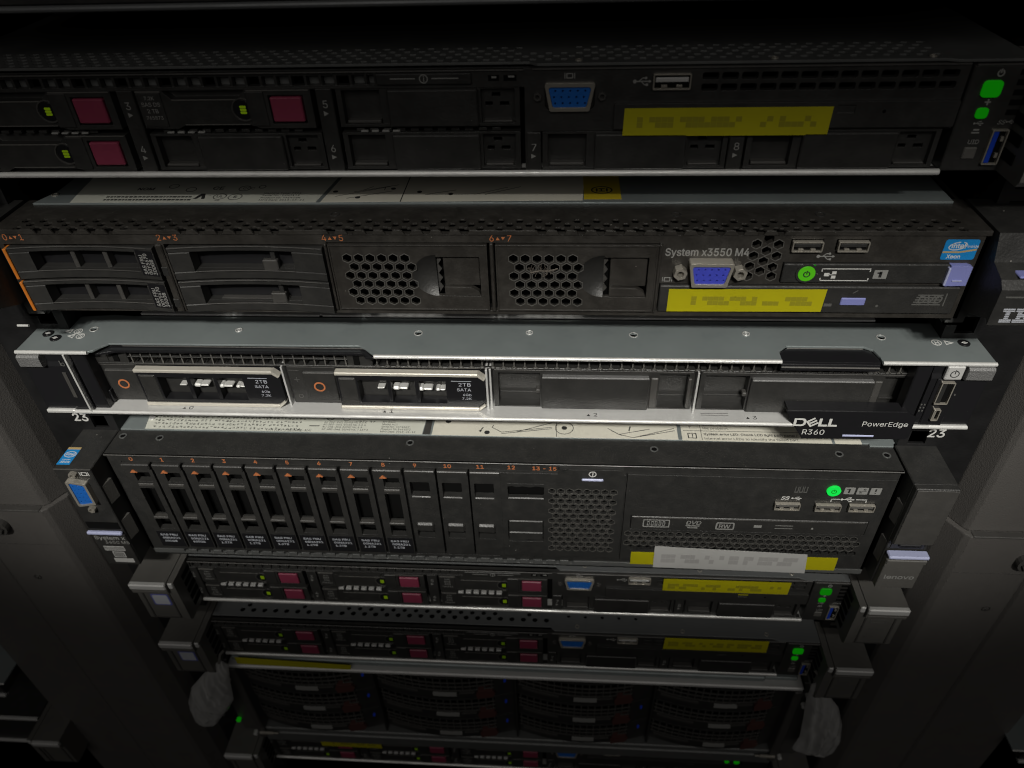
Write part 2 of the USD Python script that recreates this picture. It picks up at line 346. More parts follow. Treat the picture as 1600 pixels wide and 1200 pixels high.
def hp_blank(o, x0, z0, w, h, y=.3):
    x1, z1 = x0+w, z0+h
    p1, p2 = sbox(x0+2.2, z0+1.2, x0+w*.24, z1-1), sbox(x0+w*.79, z0+1.2, x1-2, z1-1)
    slots = [rrect(x0+w*.87-1.7, x0+w*.87+1.7, z0+h*.70, z0+h*.80, .3), rrect(x0+w*.81, x0+w*.85, z0+h*.47, z0+h*.57, .2), rrect(x0+w*.89, x0+w*.94, z0+h*.47, z0+h*.57, .2)]
    c = part(o, 'drive_blank', M().face(minus(sbox(x0, z0, x1, z1), [p1, p2]), y, y+6), 'black_plastic')
    part(c, 'blank_recess', M().face(sbox(x0+1, z0+1, x0+w*.25, z1-.8), y+4, y+6).face(minus(sbox(x0+w*.78, z0+1, x1-1, z1-.8), slots), y+2.5, y+4), 'black_plastic')
    part(c, 'blank_block', M().box(x0+w*.285, x0+w*.775, y-2.2, y+2, z0+.4, z1-.5, .5), 'black_plastic')
    part(c, 'blank_ledge', M().box(x0+3, x0+w*.23, y+.3, y+4, z0+1.2, z0+2.6, .3).box(x0+w*.80, x1-3, y+.2, y+3, z0+1.2, z0+2.2, .3), 'mid_grey_plastic')
    return c
def hp_ear(o, side, badge):
    """Quick-release latch block that stands out in front of the rail."""
    s = M().side(Polygon([(16, .5), (-16, .5), (-18, 2), (-18, 33), (-21, 34), (-21, 42), (-20, 43), (16, 43)]), 222.5, 247)
    s.side(Polygon([(16, .5), (-17, .5), (-19, 3), (-19, 43), (16, 43)]), 217.8, 222)
    b = M().box(222.8, 247.4, -21.8, -18.2, 38.2, 43.2, .7)
    l = M().box(223, 247.2, -21.2, -18, 33.6, 36.6, .6)
    pl = M().face(sbox(224.5, 2.5, 243.8, 32.6).difference(sbox(225.6, 3.6, 242.7, 31.5)), -18.5, -17.9)
    vt = M()
    for k in range(5): vt.box(217.3, 217.9, -10, 4, 6+k*7, 10+k*7)
    sc = M().box(218.4, 221.6, -20.2, -18.6, 38, 43.3, .6)
    if side < 0: [q.mirror() for q in (s, b, l, pl, vt, sc)]
    e = part(o, 'rack_latch', s, 'grey_plastic')
    part(e, 'latch_bar', b, 'silver_plate'); part(e, 'latch_ridge', l, 'grey_plastic'); part(e, 'latch_frame', pl, 'mid_grey_plastic'); part(e, 'latch_vent', vt, 'shade_black'); part(e, 'latch_cap', sc, 'silver_plate')
    if badge == 'sticker':
        x = -232.6
        part(e, 'badge_sticker', M().face(rrect(x-6.2, x+6.2, 17, 29, 1.2), -18.2, -18.02), 'sticker_rim')
        part(e, 'badge_face', M().face(rrect(x-5.2, x+5.2, 18, 28, 1), -18.3, -18.15), 'sticker_pale')
    elif badge == 'print':
        t = M().text('ProLiant', 2.1, 227.5, 17, -18.05); t.text('DL360', 2.1, 227.5, 12.8, -18.05); t.text('Gen9', 2.1, 227.5, 8.8, -18.05)
        part(e, 'model_print', t, 'dim_print')
        part(e, 'logo_outline', M().face(rrect(228.5, 239, 24.5, 28.5, .4).difference(rrect(229.4, 238.1, 25.3, 27.7, .3)), -18.15, -17.95), 'dim_print')
def hp_server(at, label, group, drives, lamps, tape_at=None, left_badge='sticker', right_badge='print', small_text=('7.2K', 'SAS DS', '2 TB', '765873'), seed=1, led_row=False, dash_white=True, view='full'):
    o = thing('rack_server', at, label, 'server', group)
    part(o, 'chassis', M().box(-216.5, 216.5, 14, 620, .6, 40.6).box(-216.5, 216.5, 9, 16, 1, 38), 'shade_black')
    # perforated lid
    holes = []
    if view == 'full':
        for r in range(5):
            for i in range(66):
                x = -212+i*6.1+(r % 2)*3.05
                if x > 187 or (28 < x < 50 and r > 2): continue
                y = 6.5+r*4.3
                holes.append(Polygon([(x-2.0, y), (x-1.1, y+1.35), (x+1.3, y+1.35), (x+2.1, y), (x+1.3, y-1.35), (x-1.1, y-1.35)]))
    else:
        for i in range(28):
            x = -196+i*8.3
            holes += [circ(x, 9.4, 1.9, 3)]+([circ(x+4.1, 13.6, 1.7, 3)] if 8 < i < 23 or i % 5 == 0 else [])
        holes += [circ(x, 13.2, 1.3, 2) for x in (44, 56, 68, 80, 92)]
    lid = Polygon([(-217, 4), (31, 4), (34, 1.2), (186, 1.2), (190, -.5), (217.5, -.5), (217.5, 620), (-217, 620)])
    part(o, 'lid', M().top(minus(lid, holes), 41.9, 42.9), 'dark_steel' if view == 'full' else 'lid_grey')
    part(o, 'lid_screw', M().top(ring(50, 5, 1.5, .5, 3).union(ring(124, 4.2, 1.5, .5, 3)).union(ring(182, 4.2, 1.5, .5, 3)), 42.9, 43.3), 'connector_metal')
    # front frame
    win = [sbox(-216, .8, 29, 34.6), sbox(32, .9, 195.2, 17.2), sbox(-216.2, 35.4, -30, 40.2)]
    grille = [rrect(97.2+i*7.36, 97.2+i*7.36+6.1, z, z+2.6, .7) for i in range(13) for z in (36.6, 32.4)]
    frame = minus(sbox(-217, .2, 195.2, 41.4), win+grille+[rrect(37, 56.5, 25.7, 36, 2)])
    part(o, 'front_frame', M().face(frame, 0, 3), 'black_plastic')
    part(o, 'frame_edge', M().box(-217, 29, -.6, 1, 40.6, 41.4, .3).box(32, 195, -.6, 1, 40.8, 41.5, .3), 'mid_grey_plastic')
    part(o, 'inner_shade', M().box(-216, 195, 8, 9, 1, 41), 'shade_black')
    # vent slots along the top of the drive cage
    m = M()
    for i in range(31):
        x = -215.5+i*6.05
        m.box(x, x+1.1, .3, 3, 35.4, 40.2)
    m.box(-216, -30, .2, 3, 35.2, 36.0).box(-216, -30, .4, 3, 39.6, 40.4)
    part(o, 'vent_grid', m, 'black_plastic')
    m = M()
    for i in range(31):
        if i % 3 != 1: m.box(-214.2+i*6.05, -209.8+i*6.05, 3.2, 5, 35.8, 39)
    part(o, 'vent_back', m, 'dark_steel')
    tb = part(o, 'information_tab', M().box(-29, 8.5, -1.1, 1, 36.1, 40.4, .3), 'black_plastic')
    t = M().box(-23.5, -13.5, -1.16, -1.05, 38.3, 38.7).box(-7, 3.5, -1.16, -1.05, 38.3, 38.7).face(ring(-10.2, 38.4, 1.75, .4), -1.16, -1.05).text('i', 2., -10.2, 37.4, -1.15, True, 'c')
    part(tb, 'information_mark', t, 'grey_print')
    part(o, 'activity_slot', M().box(15, 19.2, -.1, .2, 37, 39.2).box(21, 26, -.1, .2, 37, 39.2), 'shade_black')
    part(o, 'activity_light', M().box(16.3, 18.2, -.25, 0, 38.1, 38.8).box(22.8, 25.2, -.25, 0, 38.3, 39), 'grey_print')
    # drive columns
    n = 0
    for col, cx in enumerate((-211.2, -128.6, -46.4)):
        part(o, 'cage_divider', M().box(cx-8.2, cx-1.4, -.2, 6, .8, 35, .4), 'black_plastic')
        t = M()
        for k, zz in ((0, 27.3), (1, 9.2)):
            t.text(str(col*2+k+1), 3.0, cx-5, zz, -.26, align='c').face(Polygon([(cx-6, zz-1.2), (cx-4, zz-2.2), (cx-6, zz-3.2)]), -.25, -.2)
        part(o, 'bay_number', t, 'grey_print')
        for k, zz in ((0, 19.4), (1, 1.5)):
            n += 1
            if n in drives: hp_carrier(o, cx, zz, 72.2, 15.4, lamps, small_text)
            else: hp_blank(o, cx, zz, 73.5, 15.6)
        m = M()
        for i in range(11):
            if col or i < 10: m.box(cx+6+i*5.6, cx+9.4+i*5.6, 1.2, 3, 17.35, 18.5)
        part(o, 'air_slit', m, 'black_plastic')
        w = M(); rr = random.Random(seed*10+col)
        base = rr.choice((8, 28, 40)) if view == 'full' else 12
        for i in range(4 if view == 'full' else 6): w.box(cx+base+i*(4.4 if view == 'full' else 5.2), cx+base+(3.0 if view == 'full' else 3.6)+i*(4.4 if view == 'full' else 5.2), -.15 if view == 'full' else -1.6, 1.2, 17.3, 18.05 if view == 'full' else 18.9, .2)
        part(o, 'air_louvre', w, 'silver_plate' if view != 'full' else 'grey_print')
    # right half: sockets, grille, optical bay, two blanks
    part(o, 'socket_panel', M().face(rrect(37, 56.5, 25.7, 36, 2), 2.2, 3), 'black_plastic')
    monitor_icon(mm := M(), 46.6, 38.6, 2.4, 0); part(o, 'socket_icon', usb_icon(mm, 74.6, 36.2, 3.0, 0), 'grey_print')
    vga(o, 46.7, 30.9, 16.2, 7.6, 1.2, 'vga_blue', post='mid_grey_plastic', post_r=1.7, gap=12.6, deep=3)
    usb(o, 85.7, 36.2, 14.4, 6.0, .1, 'silver_plate')
    part(o, 'optical_bay', M().face(rrect(64.3, 195, 18.3, 28.3, .5).difference(sbox(150, 24, 156.5, 27)), -1.6, 3).face(sbox(150, 24, 156.5, 27), -1.2, 2), 'black_plastic')
    part(o, 'eject_pinhole', M().face(circ(167.5, 24.5, .7, 3), -1.65, -1.6), 'shade_black')
    part(o, 'cage_divider', M().box(29.5, 35.5, -.4, 6, .8, 17, .4).box(111, 117, -.4, 6, .8, 17, .4), 'black_plastic')
    t = M()
    for x, s in ((32.4, '7'), (114, '8')): t.text(s, 3.0, x, 9.2, -.46, align='c').face(Polygon([(x-1, 8), (x+1, 7), (x-1, 6)]), -.45, -.4)
    part(o, 'bay_number', t, 'grey_print')
    for x in (36, 118): hp_blank(o, x, 1.3, 74.5, 15.6)
    # bright lower lip
    part(o, 'lower_lip', M().tube([(-217, -.6, -.2), (196, -.6, -.2)], 1.35, 10).box(-217, 196, -.6, 14, -1.5, .2), 'bright_steel')
    # control module at the right
    cm = part(o, 'control_module', M().box(195.9, 219, -1, 12, .2, 41, .5), 'black_plastic')
    part(cm, 'module_edge', M().box(196.5, 218.8, -1.4, 0, 40.6, 41.4, .3), 'mid_grey_plastic')
    if led_row:
        lg = [(182.6, 31, 1.7), (191, 30.6, 2.2)]
        part(o, 'power_lamp', M().face(circ(190.6, 33.0, 2.4, 5), -2.2, -1), 'led_green'); part(o, 'network_lamp', M().face(circ(182.4, 33.3, 1.9, 5), -2.2, -1), 'led_green')
    else:
        part(cm, 'power_button', M().face(rrect(201., 208, 29.4, 35.5, 1.5), -1.9, -.6), 'led_green')
        part(cm, 'network_lamp', M().face(rrect(201.9, 206.3, 21.4, 25.4, 1.2), -1.7, -.6), 'led_green')
        t = M(); power_icon(t, 206, 38, 1.35, -1, .5); t.text('+', 3.2, 204.8, 26.2, -1.05, True, 'c'); usb_icon(t, 204.5, 19.4, 1.6, -1.); t.box(203, 206, -1.06, -1, 15.5, 16).box(203.4, 205.6, -1.06, -1, 16.6, 17.2).text('UID', 1.7, 205, 11.3, -1.05, align='c').text('SS', 1.6, 211.3, 19, -1.05, shear=.3); usb_icon(t, 216, 19.9, 1.3, -1.)
        part(cm, 'control_print', t, 'grey_print')
        part(cm, 'locator_button', M().box(202.4, 207.4, -1.6, -.5, 5.3, 10.1, .4), 'grey_plastic')
        usb(cm, 213.4, 10.3, 6.2, 14, -1, 'usb_blue', True)
        m = M()
        for k in range(5): m.box(213, 218, -1.1, -.9, 22.5+k*3.7, 24.6+k*3.7)
        part(cm, 'module_vent', m, 'shade_black')
    if tape_at: tape(o, *tape_at, seed=seed)
    hp_ear(o, 1, right_badge)
    hp_ear(o, -1, left_badge)
    return o
# ------------------------------------------------------------------ IBM 1U server
def hexes(x0, z0, nx, nz, pitch, r, stag=True, dz=None, a0=math.pi/6):
    dz = dz or pitch*.866; out = []
    for j in range(nz):
        for i in range(nx):
            out.append(ngon(x0+i*pitch+(pitch/2 if (stag and j % 2) else 0), z0-j*dz, r, 6, a0))
    return out
def rims(hs, w=.38):
    return [h.buffer(w*.5, join_style=2).difference(h.buffer(-w*.35, join_style=2)) for h in hs]
def rim_mesh(hs, y, w=.38):
    m = M()
    for r in rims(hs, w): m.face(r, y-.12, y+.3)
    return m
def ibm_server(at):
    o = thing('rack_server', at, 'dusty black server with orange drive tabs, hexagon vents and a silver top with paper labels', 'server')
    part(o, 'chassis', M().box(-213, 213.5, 12, 640, .6, 41), 'shade_black')
    # lid: black hex-punched front strip, then the silver cover with its stickers
    hx = []
    for r in range(3):
        for i in range(50):
            x = -203+i*8.3+(r % 2)*4.15
            if x > 207: continue
            hx.append(ngon(x, 8.6-r*3.7, 2.0, 6, 0))
    edge = [ngon(-193+i*8.3, .2, 2.2, 6, 0) for i in range(42) if not (i in (5, 6, 7, 14, 15, 24, 25, 26) or i > 39)]
    strip = Polygon([(-214.5, 0), (215, 0), (215, 30), (-214.5, 30)])
    part(o, 'front_strip', M().top(minus(strip, hx+edge), 42.0, 42.9), 'dusty_black')
    part(o, 'strip_edge', M().face(minus(sbox(-214.5, 40.8, 215, 42.8), [ngon(-193+i*8.3, 42.8, 2.2, 6, 0) for i in range(42) if not (i in (5, 6, 7, 14, 15, 24, 25, 26) or i > 39)]), -.5, .4), 'dusty_black')
    for x in (-62, 89, 150): part(o, 'strip_screw', M().top(ring(x, 15, 2.2, .6), 42.9, 43.2), 'matt_black')
    part(o, 'cover', M().top(Polygon([(-209, 24.4), (209, 25.3), (209, 640), (-204, 640), (-204, 38)]), 42.95, 44.0), 'galvanised_steel')
    part(o, 'cover_screw', M().top(ring(-203, 33.5, 1.8, .6), 44, 44.4), 'connector_metal')
    L = part(o, 'certification_label', M().top(Polygon([(-191, 24.9), (-73.5, 25.1), (-69, 58), (-195, 58)]), 44.02, 44.12), 'pale_paper')
    t = M()
    rr = random.Random(3)
    for k in range(2):
        x = -176
        while x < -135:
            w = rr.uniform(.9, 1.9); t.box(x, x+w, 27.0+k*3.2, 28.4+k*3.2, 44.12, 44.16); x += w+.45
    t.ttop('NOM', 2.6, -165, 38.5, 44.12, True); t.ttop('CE', 3.2, -128, 39, 44.12, True); t.ttop('CCC', 2., -113, 39.3, 44.12)
    for x, y, r in ((-112, 40.2, 3.0), (-121, 31.2, 3.2), (-113.5, 30.8, 3.4), (-148, 42.8, 2.5), (-138, 39, 2.6), (-104, 42, 1.8)): t.top(ring(x, y, r, .4), 44.12, 44.16)
    t.ttop('UL', 1.9, -121, 30.3, 44.12, True, 'c'); t.ttop('S', 2.2, -113.5, 29.8, 44.12, True, 'c'); t.ttop('AR', 1.3, -120.8, 26.3, 44.12, False, 'c')
    t.top(Polygon([(-133, 28.6), (-131, 34.4), (-129, 34.4), (-127.4, 28.6), (-129, 28.6), (-130, 31.6), (-131.4, 28.6)]), 44.12, 44.16)
    for k, s in enumerate(('Machine Type: 7914', 'Serial No.: 06N1113', 'Product ID: 7914C2K', 'MFG Date: 2013-03-21')): t.ttop(s, 1.35, -101, 34.2-k*2.5, 44.12)
    part(L, 'label_print', t, 'ink')
    L2 = part(o, 'instruction_label', M().top(Polygon([(-71.3, 25.1), (48.6, 26.8), (50, 58), (-67, 58)]), 44.02, 44.12), 'cream_paper')
    t = M().box(-34.5, -34.0, 25.4, 56, 44.12, 44.16)
    def seg(a, b, w=.35):
        d = np.array(b, float)-a; n_ = np.array([-d[1], d[0]])/np.hypot(*d)*w/2
        t.top(Polygon([a+n_, b+n_, b-n_, a-n_]), 44.12, 44.16)
    A = lambda *p: np.array(p, float)
    for a, b in (((-66, 31), (-42, 42)), ((-60, 29), (-40, 37)), ((-58, 36), (-38, 44)), ((-54, 38), (-50, 42)), ((-24, 33), (0, 33.5)), ((0, 33.5), (14, 41)), ((-24, 33), (-10, 38)), ((4, 33), (20, 41.5)), ((-44, 38), (-44, 41))): seg(A(*a), A(*b))
    for x, y in ((-67, 36.5), (-55, 30), (-27, 36), (-12, 33.5), (-40, 39.5)): t.top(circ(x, y, 1.2, 4), 44.12, 44.16)
    part(L2, 'label_print', t, 'ink')
    yl = part(o, 'warning_label', M().top(sbox(49.2, 28, 66, 58), 44.02, 44.14), 'yellow_label')
    t = M().top(Point(57.5, 38).buffer(1, quad_segs=8).buffer(0), 44.14, 44.18)
    t = M().top(unary_union([Polygon([(57.5+5*math.cos(a), 37.6+4.*math.sin(a)) for a in np.linspace(0, 6.28, 24)]).difference(Polygon([(57.5+4.3*math.cos(a), 37.6+3.4*math.sin(a)) for a in np.linspace(0, 6.28, 24)])), sbox(54.8, 36, 55.6, 39.4), sbox(56, 38.6, 59, 39.4), sbox(56, 36, 59, 36.7), sbox(59.4, 36, 60.2, 39.4), sbox(57, 36, 57.7, 39.4)]), 44.14, 44.18)
    part(yl, 'label_print', t, 'ink')
    # front frame
    hxn = [ngon(x, z, 2.35, 6, math.pi/6) for x, z in [(121.5, 36.6), (130.5, 36.4), (126, 33.4), (121, 31), (130.6, 30.9), (125.6, 28.4), (120.2, 26), (129.9, 25.6), (125, 23.6), (120.2, 21.1), (130.2, 21.1), (126.2, 38.9)]]
    wins = [sbox(-212.2, .8, -139.5, 35.6), sbox(-137.4, .8, -64.6, 35.8), sbox(-63.6, 2.4, 8.2, 36.9), sbox(10, 2.4, 81, 36.9), rrect(135.4, 148.8, 33.6, 38.9, .3), rrect(154, 167.6, 33.7, 39, .3), sbox(82.6, 3, 211, 17.2), sbox(134, 18.2, 204, 28.1)]
    part(o, 'front_frame', M().face(minus(sbox(-214.5, .2, 215, 40.8), wins+hxn), 0, 3), 'dusty_black')
    part(o, 'vent_rim', rim_mesh(hxn[:11], 0), 'grey_plastic')
    part(o, 'frame_shade', M().box(-213, 213, 8.5, 10, .8, 41), 'shade_black')
    part(o, 'side_wall', M().box(213.2, 215, 0, 60, .2, 42), 'dusty_black')
    t = M()
    for x, a, b in ((-211.2, '0', '1'), (-139.8, '2', '3'), (-65.3, '4', '5'), (8.1, '6', '7')):
        t.text(a, 2.9, x, 37.6, -.02).text(b, 2.9, x+7.6, 37.6, -.02).face(tri(x+3.9, 38.9, 1.7, True, 1.5), -.06, 0).face(tri(x+6.2, 38.9, 1.7, False, 1.5), -.06, 0)
    part(o, 'bay_number', t, 'orange_print')
    # four bowed drive carriers
    def carrier(x0, x1, z0, h, kind):
        mid, hw = (x0+x1)/2, (x1-x0)/2
        bow = lambda v: np.c_[v[:, 0], v[:, 1]+np.where(v[:, 1] < 6, 2.6*(1-((v[:, 0]-mid)/hw)**2), 0), v[:, 2]]
        def strip(m, xa, xb, ya, yb, za, zb, n=12, c=.35):
            xs = np.linspace(xa, xb, n+1); V = []
            for x in xs:
                V += [(x, ya, za+c), (x, ya+c, za), (x, yb, za), (x, yb, zb), (x, ya+c, zb), (x, ya, zb-c)]
            Fc = []
            for i in range(n):
                for j in range(6):
                    a, b, c_, d = i*6+j, i*6+(j+1) % 6, (i+1)*6+(j+1) % 6, (i+1)*6+j
                    Fc += [(a, c_, b), (a, d, c_)]
            for j in range(1, 5): Fc += [(0, j, j+1), (n*6, n*6+j+1, n*6+j)]
            m.add(V, Fc)
        z1 = z0+h
        m = M(); wl, wr = x0+10.2, x1-(9.5 if kind else 14.5)
        if not kind: wl = x0+10.6
        strip(m, x0+1.2, x1, -2.4, 4, z1-2.6, z1); strip(m, x0+1.2, x1, -2.4, 4, z0, z0+4.2)
        strip(m, x0+1.2, wl, -2.4, 4, z0+4.2, z1-2.6, 3); strip(m, wr, x1, -2.4, 4, z0+4.2, z1-2.6, 3)
        c = part(o, 'drive_carrier', m.bend(bow), 'black_plastic')
        m = M(); strip(m, x0+3, x1-3, -2.75, -2.2, z1-.45, z1-.1); strip(m, wl, wr, -2.75, -2.2, z0+4.0, z0+4.35); part(c, 'highlight_rim', m.bend(bow), 'mid_grey_plastic')  # paler edge strips: wear and edge highlights put into the colour
        part(c, 'carrier_back', M().box(x0+6, x1-4, 6.5, 8, z0+1, z1-.6), 'gloss_black')
        part(c, 'carrier_floor', M().box(wl, wr, 2.4, 7, z0+3.2, z0+4.3), 'black_plastic')
        if kind:
            m = M()
            for f in (.36, .67): m.box(wl+(wr-wl)*f-1.1, wl+(wr-wl)*f+1.1, 2.2, 6.5, z0+4, z1-2.4, .3)
            part(c, 'handle_rib', m, 'mid_grey_plastic')
            part(c, 'lever_tab', M().box(x0-.6, x0+1.0, -2.8, 3, z0+.4, z1-.3, .3), 'orange_plastic')
            bl = part(c, 'drive_label', M().face(Polygon([(x1-8.8, z0+2.4), (x1-.6, z0+2.2), (x1-.6, z1-1.4), (x1-8.8, z1-1)]), -2.5, -2.1).bend(bow), 'gloss_black')
            t = M()
            for k, s in enumerate(('SAS FRU', '00Y5670', '300GB')): t.text(s, 1.75, x1-5.9+k*2.3, z0+2.9, -2.53, True, turn=math.pi/2)
            part(bl, 'label_print', t.bend(bow), 'grey_print')
            t = M().face(tri(x0+6.2, z0+h*.53, 2.8, True, 2.6), -1.3, -1.1)
            t.face(circ(x0+6.6, z0+3.2, .9, 3).union(circ(x0+9, z0+3.4, .9, 3)), -1.3, -1.1)
            part(c, 'activity_light', t.bend(bow), 'grey_print')
        else:
            part(c, 'latch_post', M().box(x0+46, x0+48.2, 1.8, 6.5, z0+4, z1-2.4, .3), 'matt_black')
            part(c, 'latch_catch', M().box(x0+42, x0+49, .8, 3.4, z0+3.2, z0+h*.55, .4), 'mid_grey_plastic')
            if z0 < 10: part(c, 'inner_plate', M().box(wl+6, wr-8, 3.6, 6.4, z0+3.4, z0+4.8), 'mid_grey_plastic')
    for z in (1.0, 18.3):
        carrier(-211.4, -142.3, z, 16.4, 1)
        carrier(-136.9, -65.3, z, 16.6, 0)
    part(o, 'bay_post', M().box(-141.4, -138.2, -1.2, 3, .6, 36, .5), 'dusty_black')
    part(o, 'bay_catch', M().box(-141.8, -138.6, -1.4, 2, 20, 25, .4).box(-141.8, -138.6, -1.4, 2, 3, 8, .4), 'matt_black')
    # two hex vented blanks with a thumb scoop
    for x0 in (-62.8, 10.8):
        x1, z0, z1 = x0+70, 3, 36.4
        hl = hexes(x0+7.8, 29.6, 6, 6, 5.15, 2.35, True, 4.35)
        cx, cz, R = x0+47.2, 21, 10.4
        half = Polygon([(cx, cz-R)]+[(cx+R*math.cos(a)*1.05, cz+R*math.sin(a)) for a in np.linspace(-math.pi/2, -3*math.pi/2, 16)])
        slot = sbox(cx, cz-R+.3, cx+2.8, cz+R-1)
        tab = sbox(cx+2.8, cz-R, cx+19.2, cz+R-1)
        b = part(o, 'blank_panel', M().face(minus(sbox(x0, z0, x1, z1), hl+[half.union(slot).union(tab)]), -1, .6), 'dusty_black')
        part(b, 'vent_rim', rim_mesh(hl, -1), 'grey_plastic')
        part(b, 'blank_rim', M().face(sbox(x0, z0, x1, z1).difference(sbox(x0+.7, z0+.7, x1-.7, z1-.7)), -1.4, -.9), 'dusty_black')
        # scoop surface
        V, Fc = [], []
        na, nr = 16, 6
        for i in range(nr+1):
            for a in np.linspace(math.pi/2, 3*math.pi/2, na+1):
                r = R*i/nr; V.append((cx+r*math.cos(a)*1.05, -1+3.6*(1-(i/nr)**2), cz+r*math.sin(a)))
        for i in range(nr):
            for j in range(na):
                a, c_, d, e = i*(na+1)+j, i*(na+1)+j+1, (i+1)*(na+1)+j+1, (i+1)*(na+1)+j
                Fc += [(a, d, c_), (a, e, d)]
        part(b, 'thumb_scoop', M().add(V, Fc), 'black_plastic', smooth=True)
        part(b, 'finger_tab', M().box(cx+2.8, cx+18.8, .6, 2.2, cz-R+4.6, cz+R-1.2, .3).face(Polygon([(cx+2.8, cz-R+.2), (cx+19, cz-R+.2), (cx+18.2, cz-R+2.2), (cx+15, cz-R+4.2), (cx+2.8, cz-R+4.6)]), -.8, 2), 'dusty_black')
        part(b, 'slot_teeth', M().face(Polygon([(cx, cz-R)]+[(cx+(1.9 if k % 2 else .3), cz-R+1+k*2.3) for k in range(8)]+[(cx, cz+R-1)]), 1.6, 2.4), 'mid_grey_plastic')
    part(o, 'blank_divider', M().box(8.3, 9.9, -1.4, 3, 2.4, 37, .4).box(-64.6, -63.4, -1.2, 3, 2.4, 36.5, .4).box(81, 82.2, -1.3, 3, 2.2, 36.8, .4), 'dusty_black')
    # right-hand panel
    t = M(); x = 83.6
    t.text('System x3550 M4', 3.5, 83.6, 31.0, -.02, True, wide=.85)
    part(o, 'model_name', t, 'grey_print')
    vga(o, 103.4, 24.0, 15.6, 8.4, -.6, 'vga_indigo', post='connector_metal', post_r=3.0, gap=12.7, deep=4.5)
    for x, z in ((142.1, 36.2), (160.8, 36.3)): usb(o, x, z, 12.6, 4.8, -.6)
    t = usb_icon(M(), 151.3, 30.9, 3.2, 0); monitor_icon(t, 85.9, 19.3, 2.6, 0)
    part(o, 'socket_icon', t, 'grey_print')
    pn = part(o, 'light_path_panel', M().box(134.4, 203.6, -1.2, 3, 18.5, 27.8, .4), 'matt_black')
    part(pn, 'power_button', M().face(circ(144.4, 23.5, 3.6, 6), -2.0, -1), 'led_vivid')
    part(pn, 'power_ring', M().face(ring(144.4, 23.5, 4.6, 1.0, 6), -1.7, -1), 'matt_black')
    t = M(); power_icon(t, 144.4, 23.3, 1.5, -2.02, .5); part(pn, 'power_mark', t, 'matt_black')
    part(pn, 'standby_light', M().box(143, 147.6, -1.35, -1.15, 27, 27.6), 'led_green')
    t = M().box(150.6, 171, -1.25, -1.15, 25.4, 25.8).box(150.6, 171, -1.25, -1.15, 19.7, 20.1).box(150.6, 151, -1.25, -1.15, 24.2, 25.6).box(170.6, 171, -1.25, -1.15, 24.2, 25.6).box(150.6, 151, -1.25, -1.15, 19.8, 21.2).box(170.6, 171, -1.25, -1.15, 19.8, 21.2)
    t.box(152, 154.2, -1.25, -1.15, 22, 23.6).box(155.2, 157, -1.25, -1.15, 23, 24.4).box(155.2, 157, -1.25, -1.15, 20.9, 22.3).box(153.8, 155.4, -1.25, -1.15, 22.6, 22.9)
    part(pn, 'panel_print', t, 'white_print')
    part(pn, 'information_square', M().box(172.6, 178.2, -1.3, -1.1, 20.9, 25.1), 'grey_print')
    part(pn, 'information_mark', M().box(174.8, 176, -1.36, -1.25, 21.6, 24.4).box(174, 176, -1.36, -1.25, 23.4, 24.1), 'matt_black')
    bt = part(o, 'release_tab', M().face(Polygon([(202.6, 18.2), (211.4, 18.4), (211.4, 27.4), (209.6, 28), (202.6, 28)]), -2.6, 2), 'periwinkle_plastic')
    part(bt, 'tab_grip', M().box(205, 209, -2.9, -2.5, 20.6, 21.1).box(202, 203, -2.9, 1, 18.4, 27, .3), 'pale_blue_plastic')
    s = part(o, 'processor_sticker', M().face(rrect(198.0, 211.6, 29.6, 39.0, 1), -.12, -.02), 'sticker_blue')
    part(s, 'gold_band', M().face(Polygon([(198.1, 32.8), (205, 32.8), (211.5, 34.0), (211.5, 34.9), (205, 33.6), (198.1, 33.6)]), -.16, -.11), 'sticker_gold')
    t = M().text('intel', 2.1, 200.8, 35.1, -.13, True).text('inside', 1.2, 207.2, 35.3, -.13).text('Xeon', 1.7, 200.2, 30.3, -.13, True)
    el = lambda k: Polygon([(203.4+(3.5+k)*math.cos(a), 36+(1.75+k)*math.sin(a)+.16*(3.5*math.cos(a))) for a in np.linspace(0, 6.283, 28)])
    t.face(el(.15).difference(el(-.25)).difference(sbox(204, 36.7, 205.3, 39)), -.17, -.12)
    part(s, 'sticker_print', t, 'white_print')
    ob = part(o, 'optical_drive', M().box(83, 210.8, -1.6, 3, 3.3, 16.9, .5), 'black_plastic')
    part(ob, 'eject_button', M().box(161.8, 172.4, -2.3, -1.4, 7.8, 11.6, .4), 'periwinkle_plastic')
    part(ob, 'eject_mark', M().face(Polygon([(166, 13.8), (168, 15.4), (168.3, 15.1), (166.8, 13.9)]), -1.7, -1.58).face(circ(178, 7.4, .6, 3), -1.7, -1.58).box(155.2, 158.6, -1.7, -1.58, 7, 8.4), 'dim_print')
    t = M()
    for k, zz in enumerate((8, 9.2, 10.4, 11.6, 12.8)): t.box(192.5+k*.35, 204.5-(k % 2)*1.5, -1.72, -1.58, zz, zz+.55)
    t.box(205.6, 206.1, -1.72, -1.58, 7.6, 14)
    t.text('DVD', 3.6, 194, 9, -1.62, True, shear=.15)
    part(ob, 'disc_logo', t, 'dim_print')
    tape(o, 87.0, 154.6, 3.8, 15.4, -1.6, lean=.4, seed=5, ink='tape_print')
    # rack ears either side
    ear = lambda: M().side(Polygon([(28, 6), (-4, 6), (-18, 12), (-20, 10), (-20, 27), (-17, 30), (-8, 33), (-4, 44), (28, 44)]), 215.5, 243)
    e = part(o, 'rack_ear', ear(), 'matt_black')
    part(e, 'ear_line', M().box(218, 243, -20.3, -19.9, 23.5, 24.0), 'dim_print')
    part(e, 'thumb_latch', M().box(222, 243, -17.5, -9, 30.6, 31.6, .4), 'periwinkle_plastic')
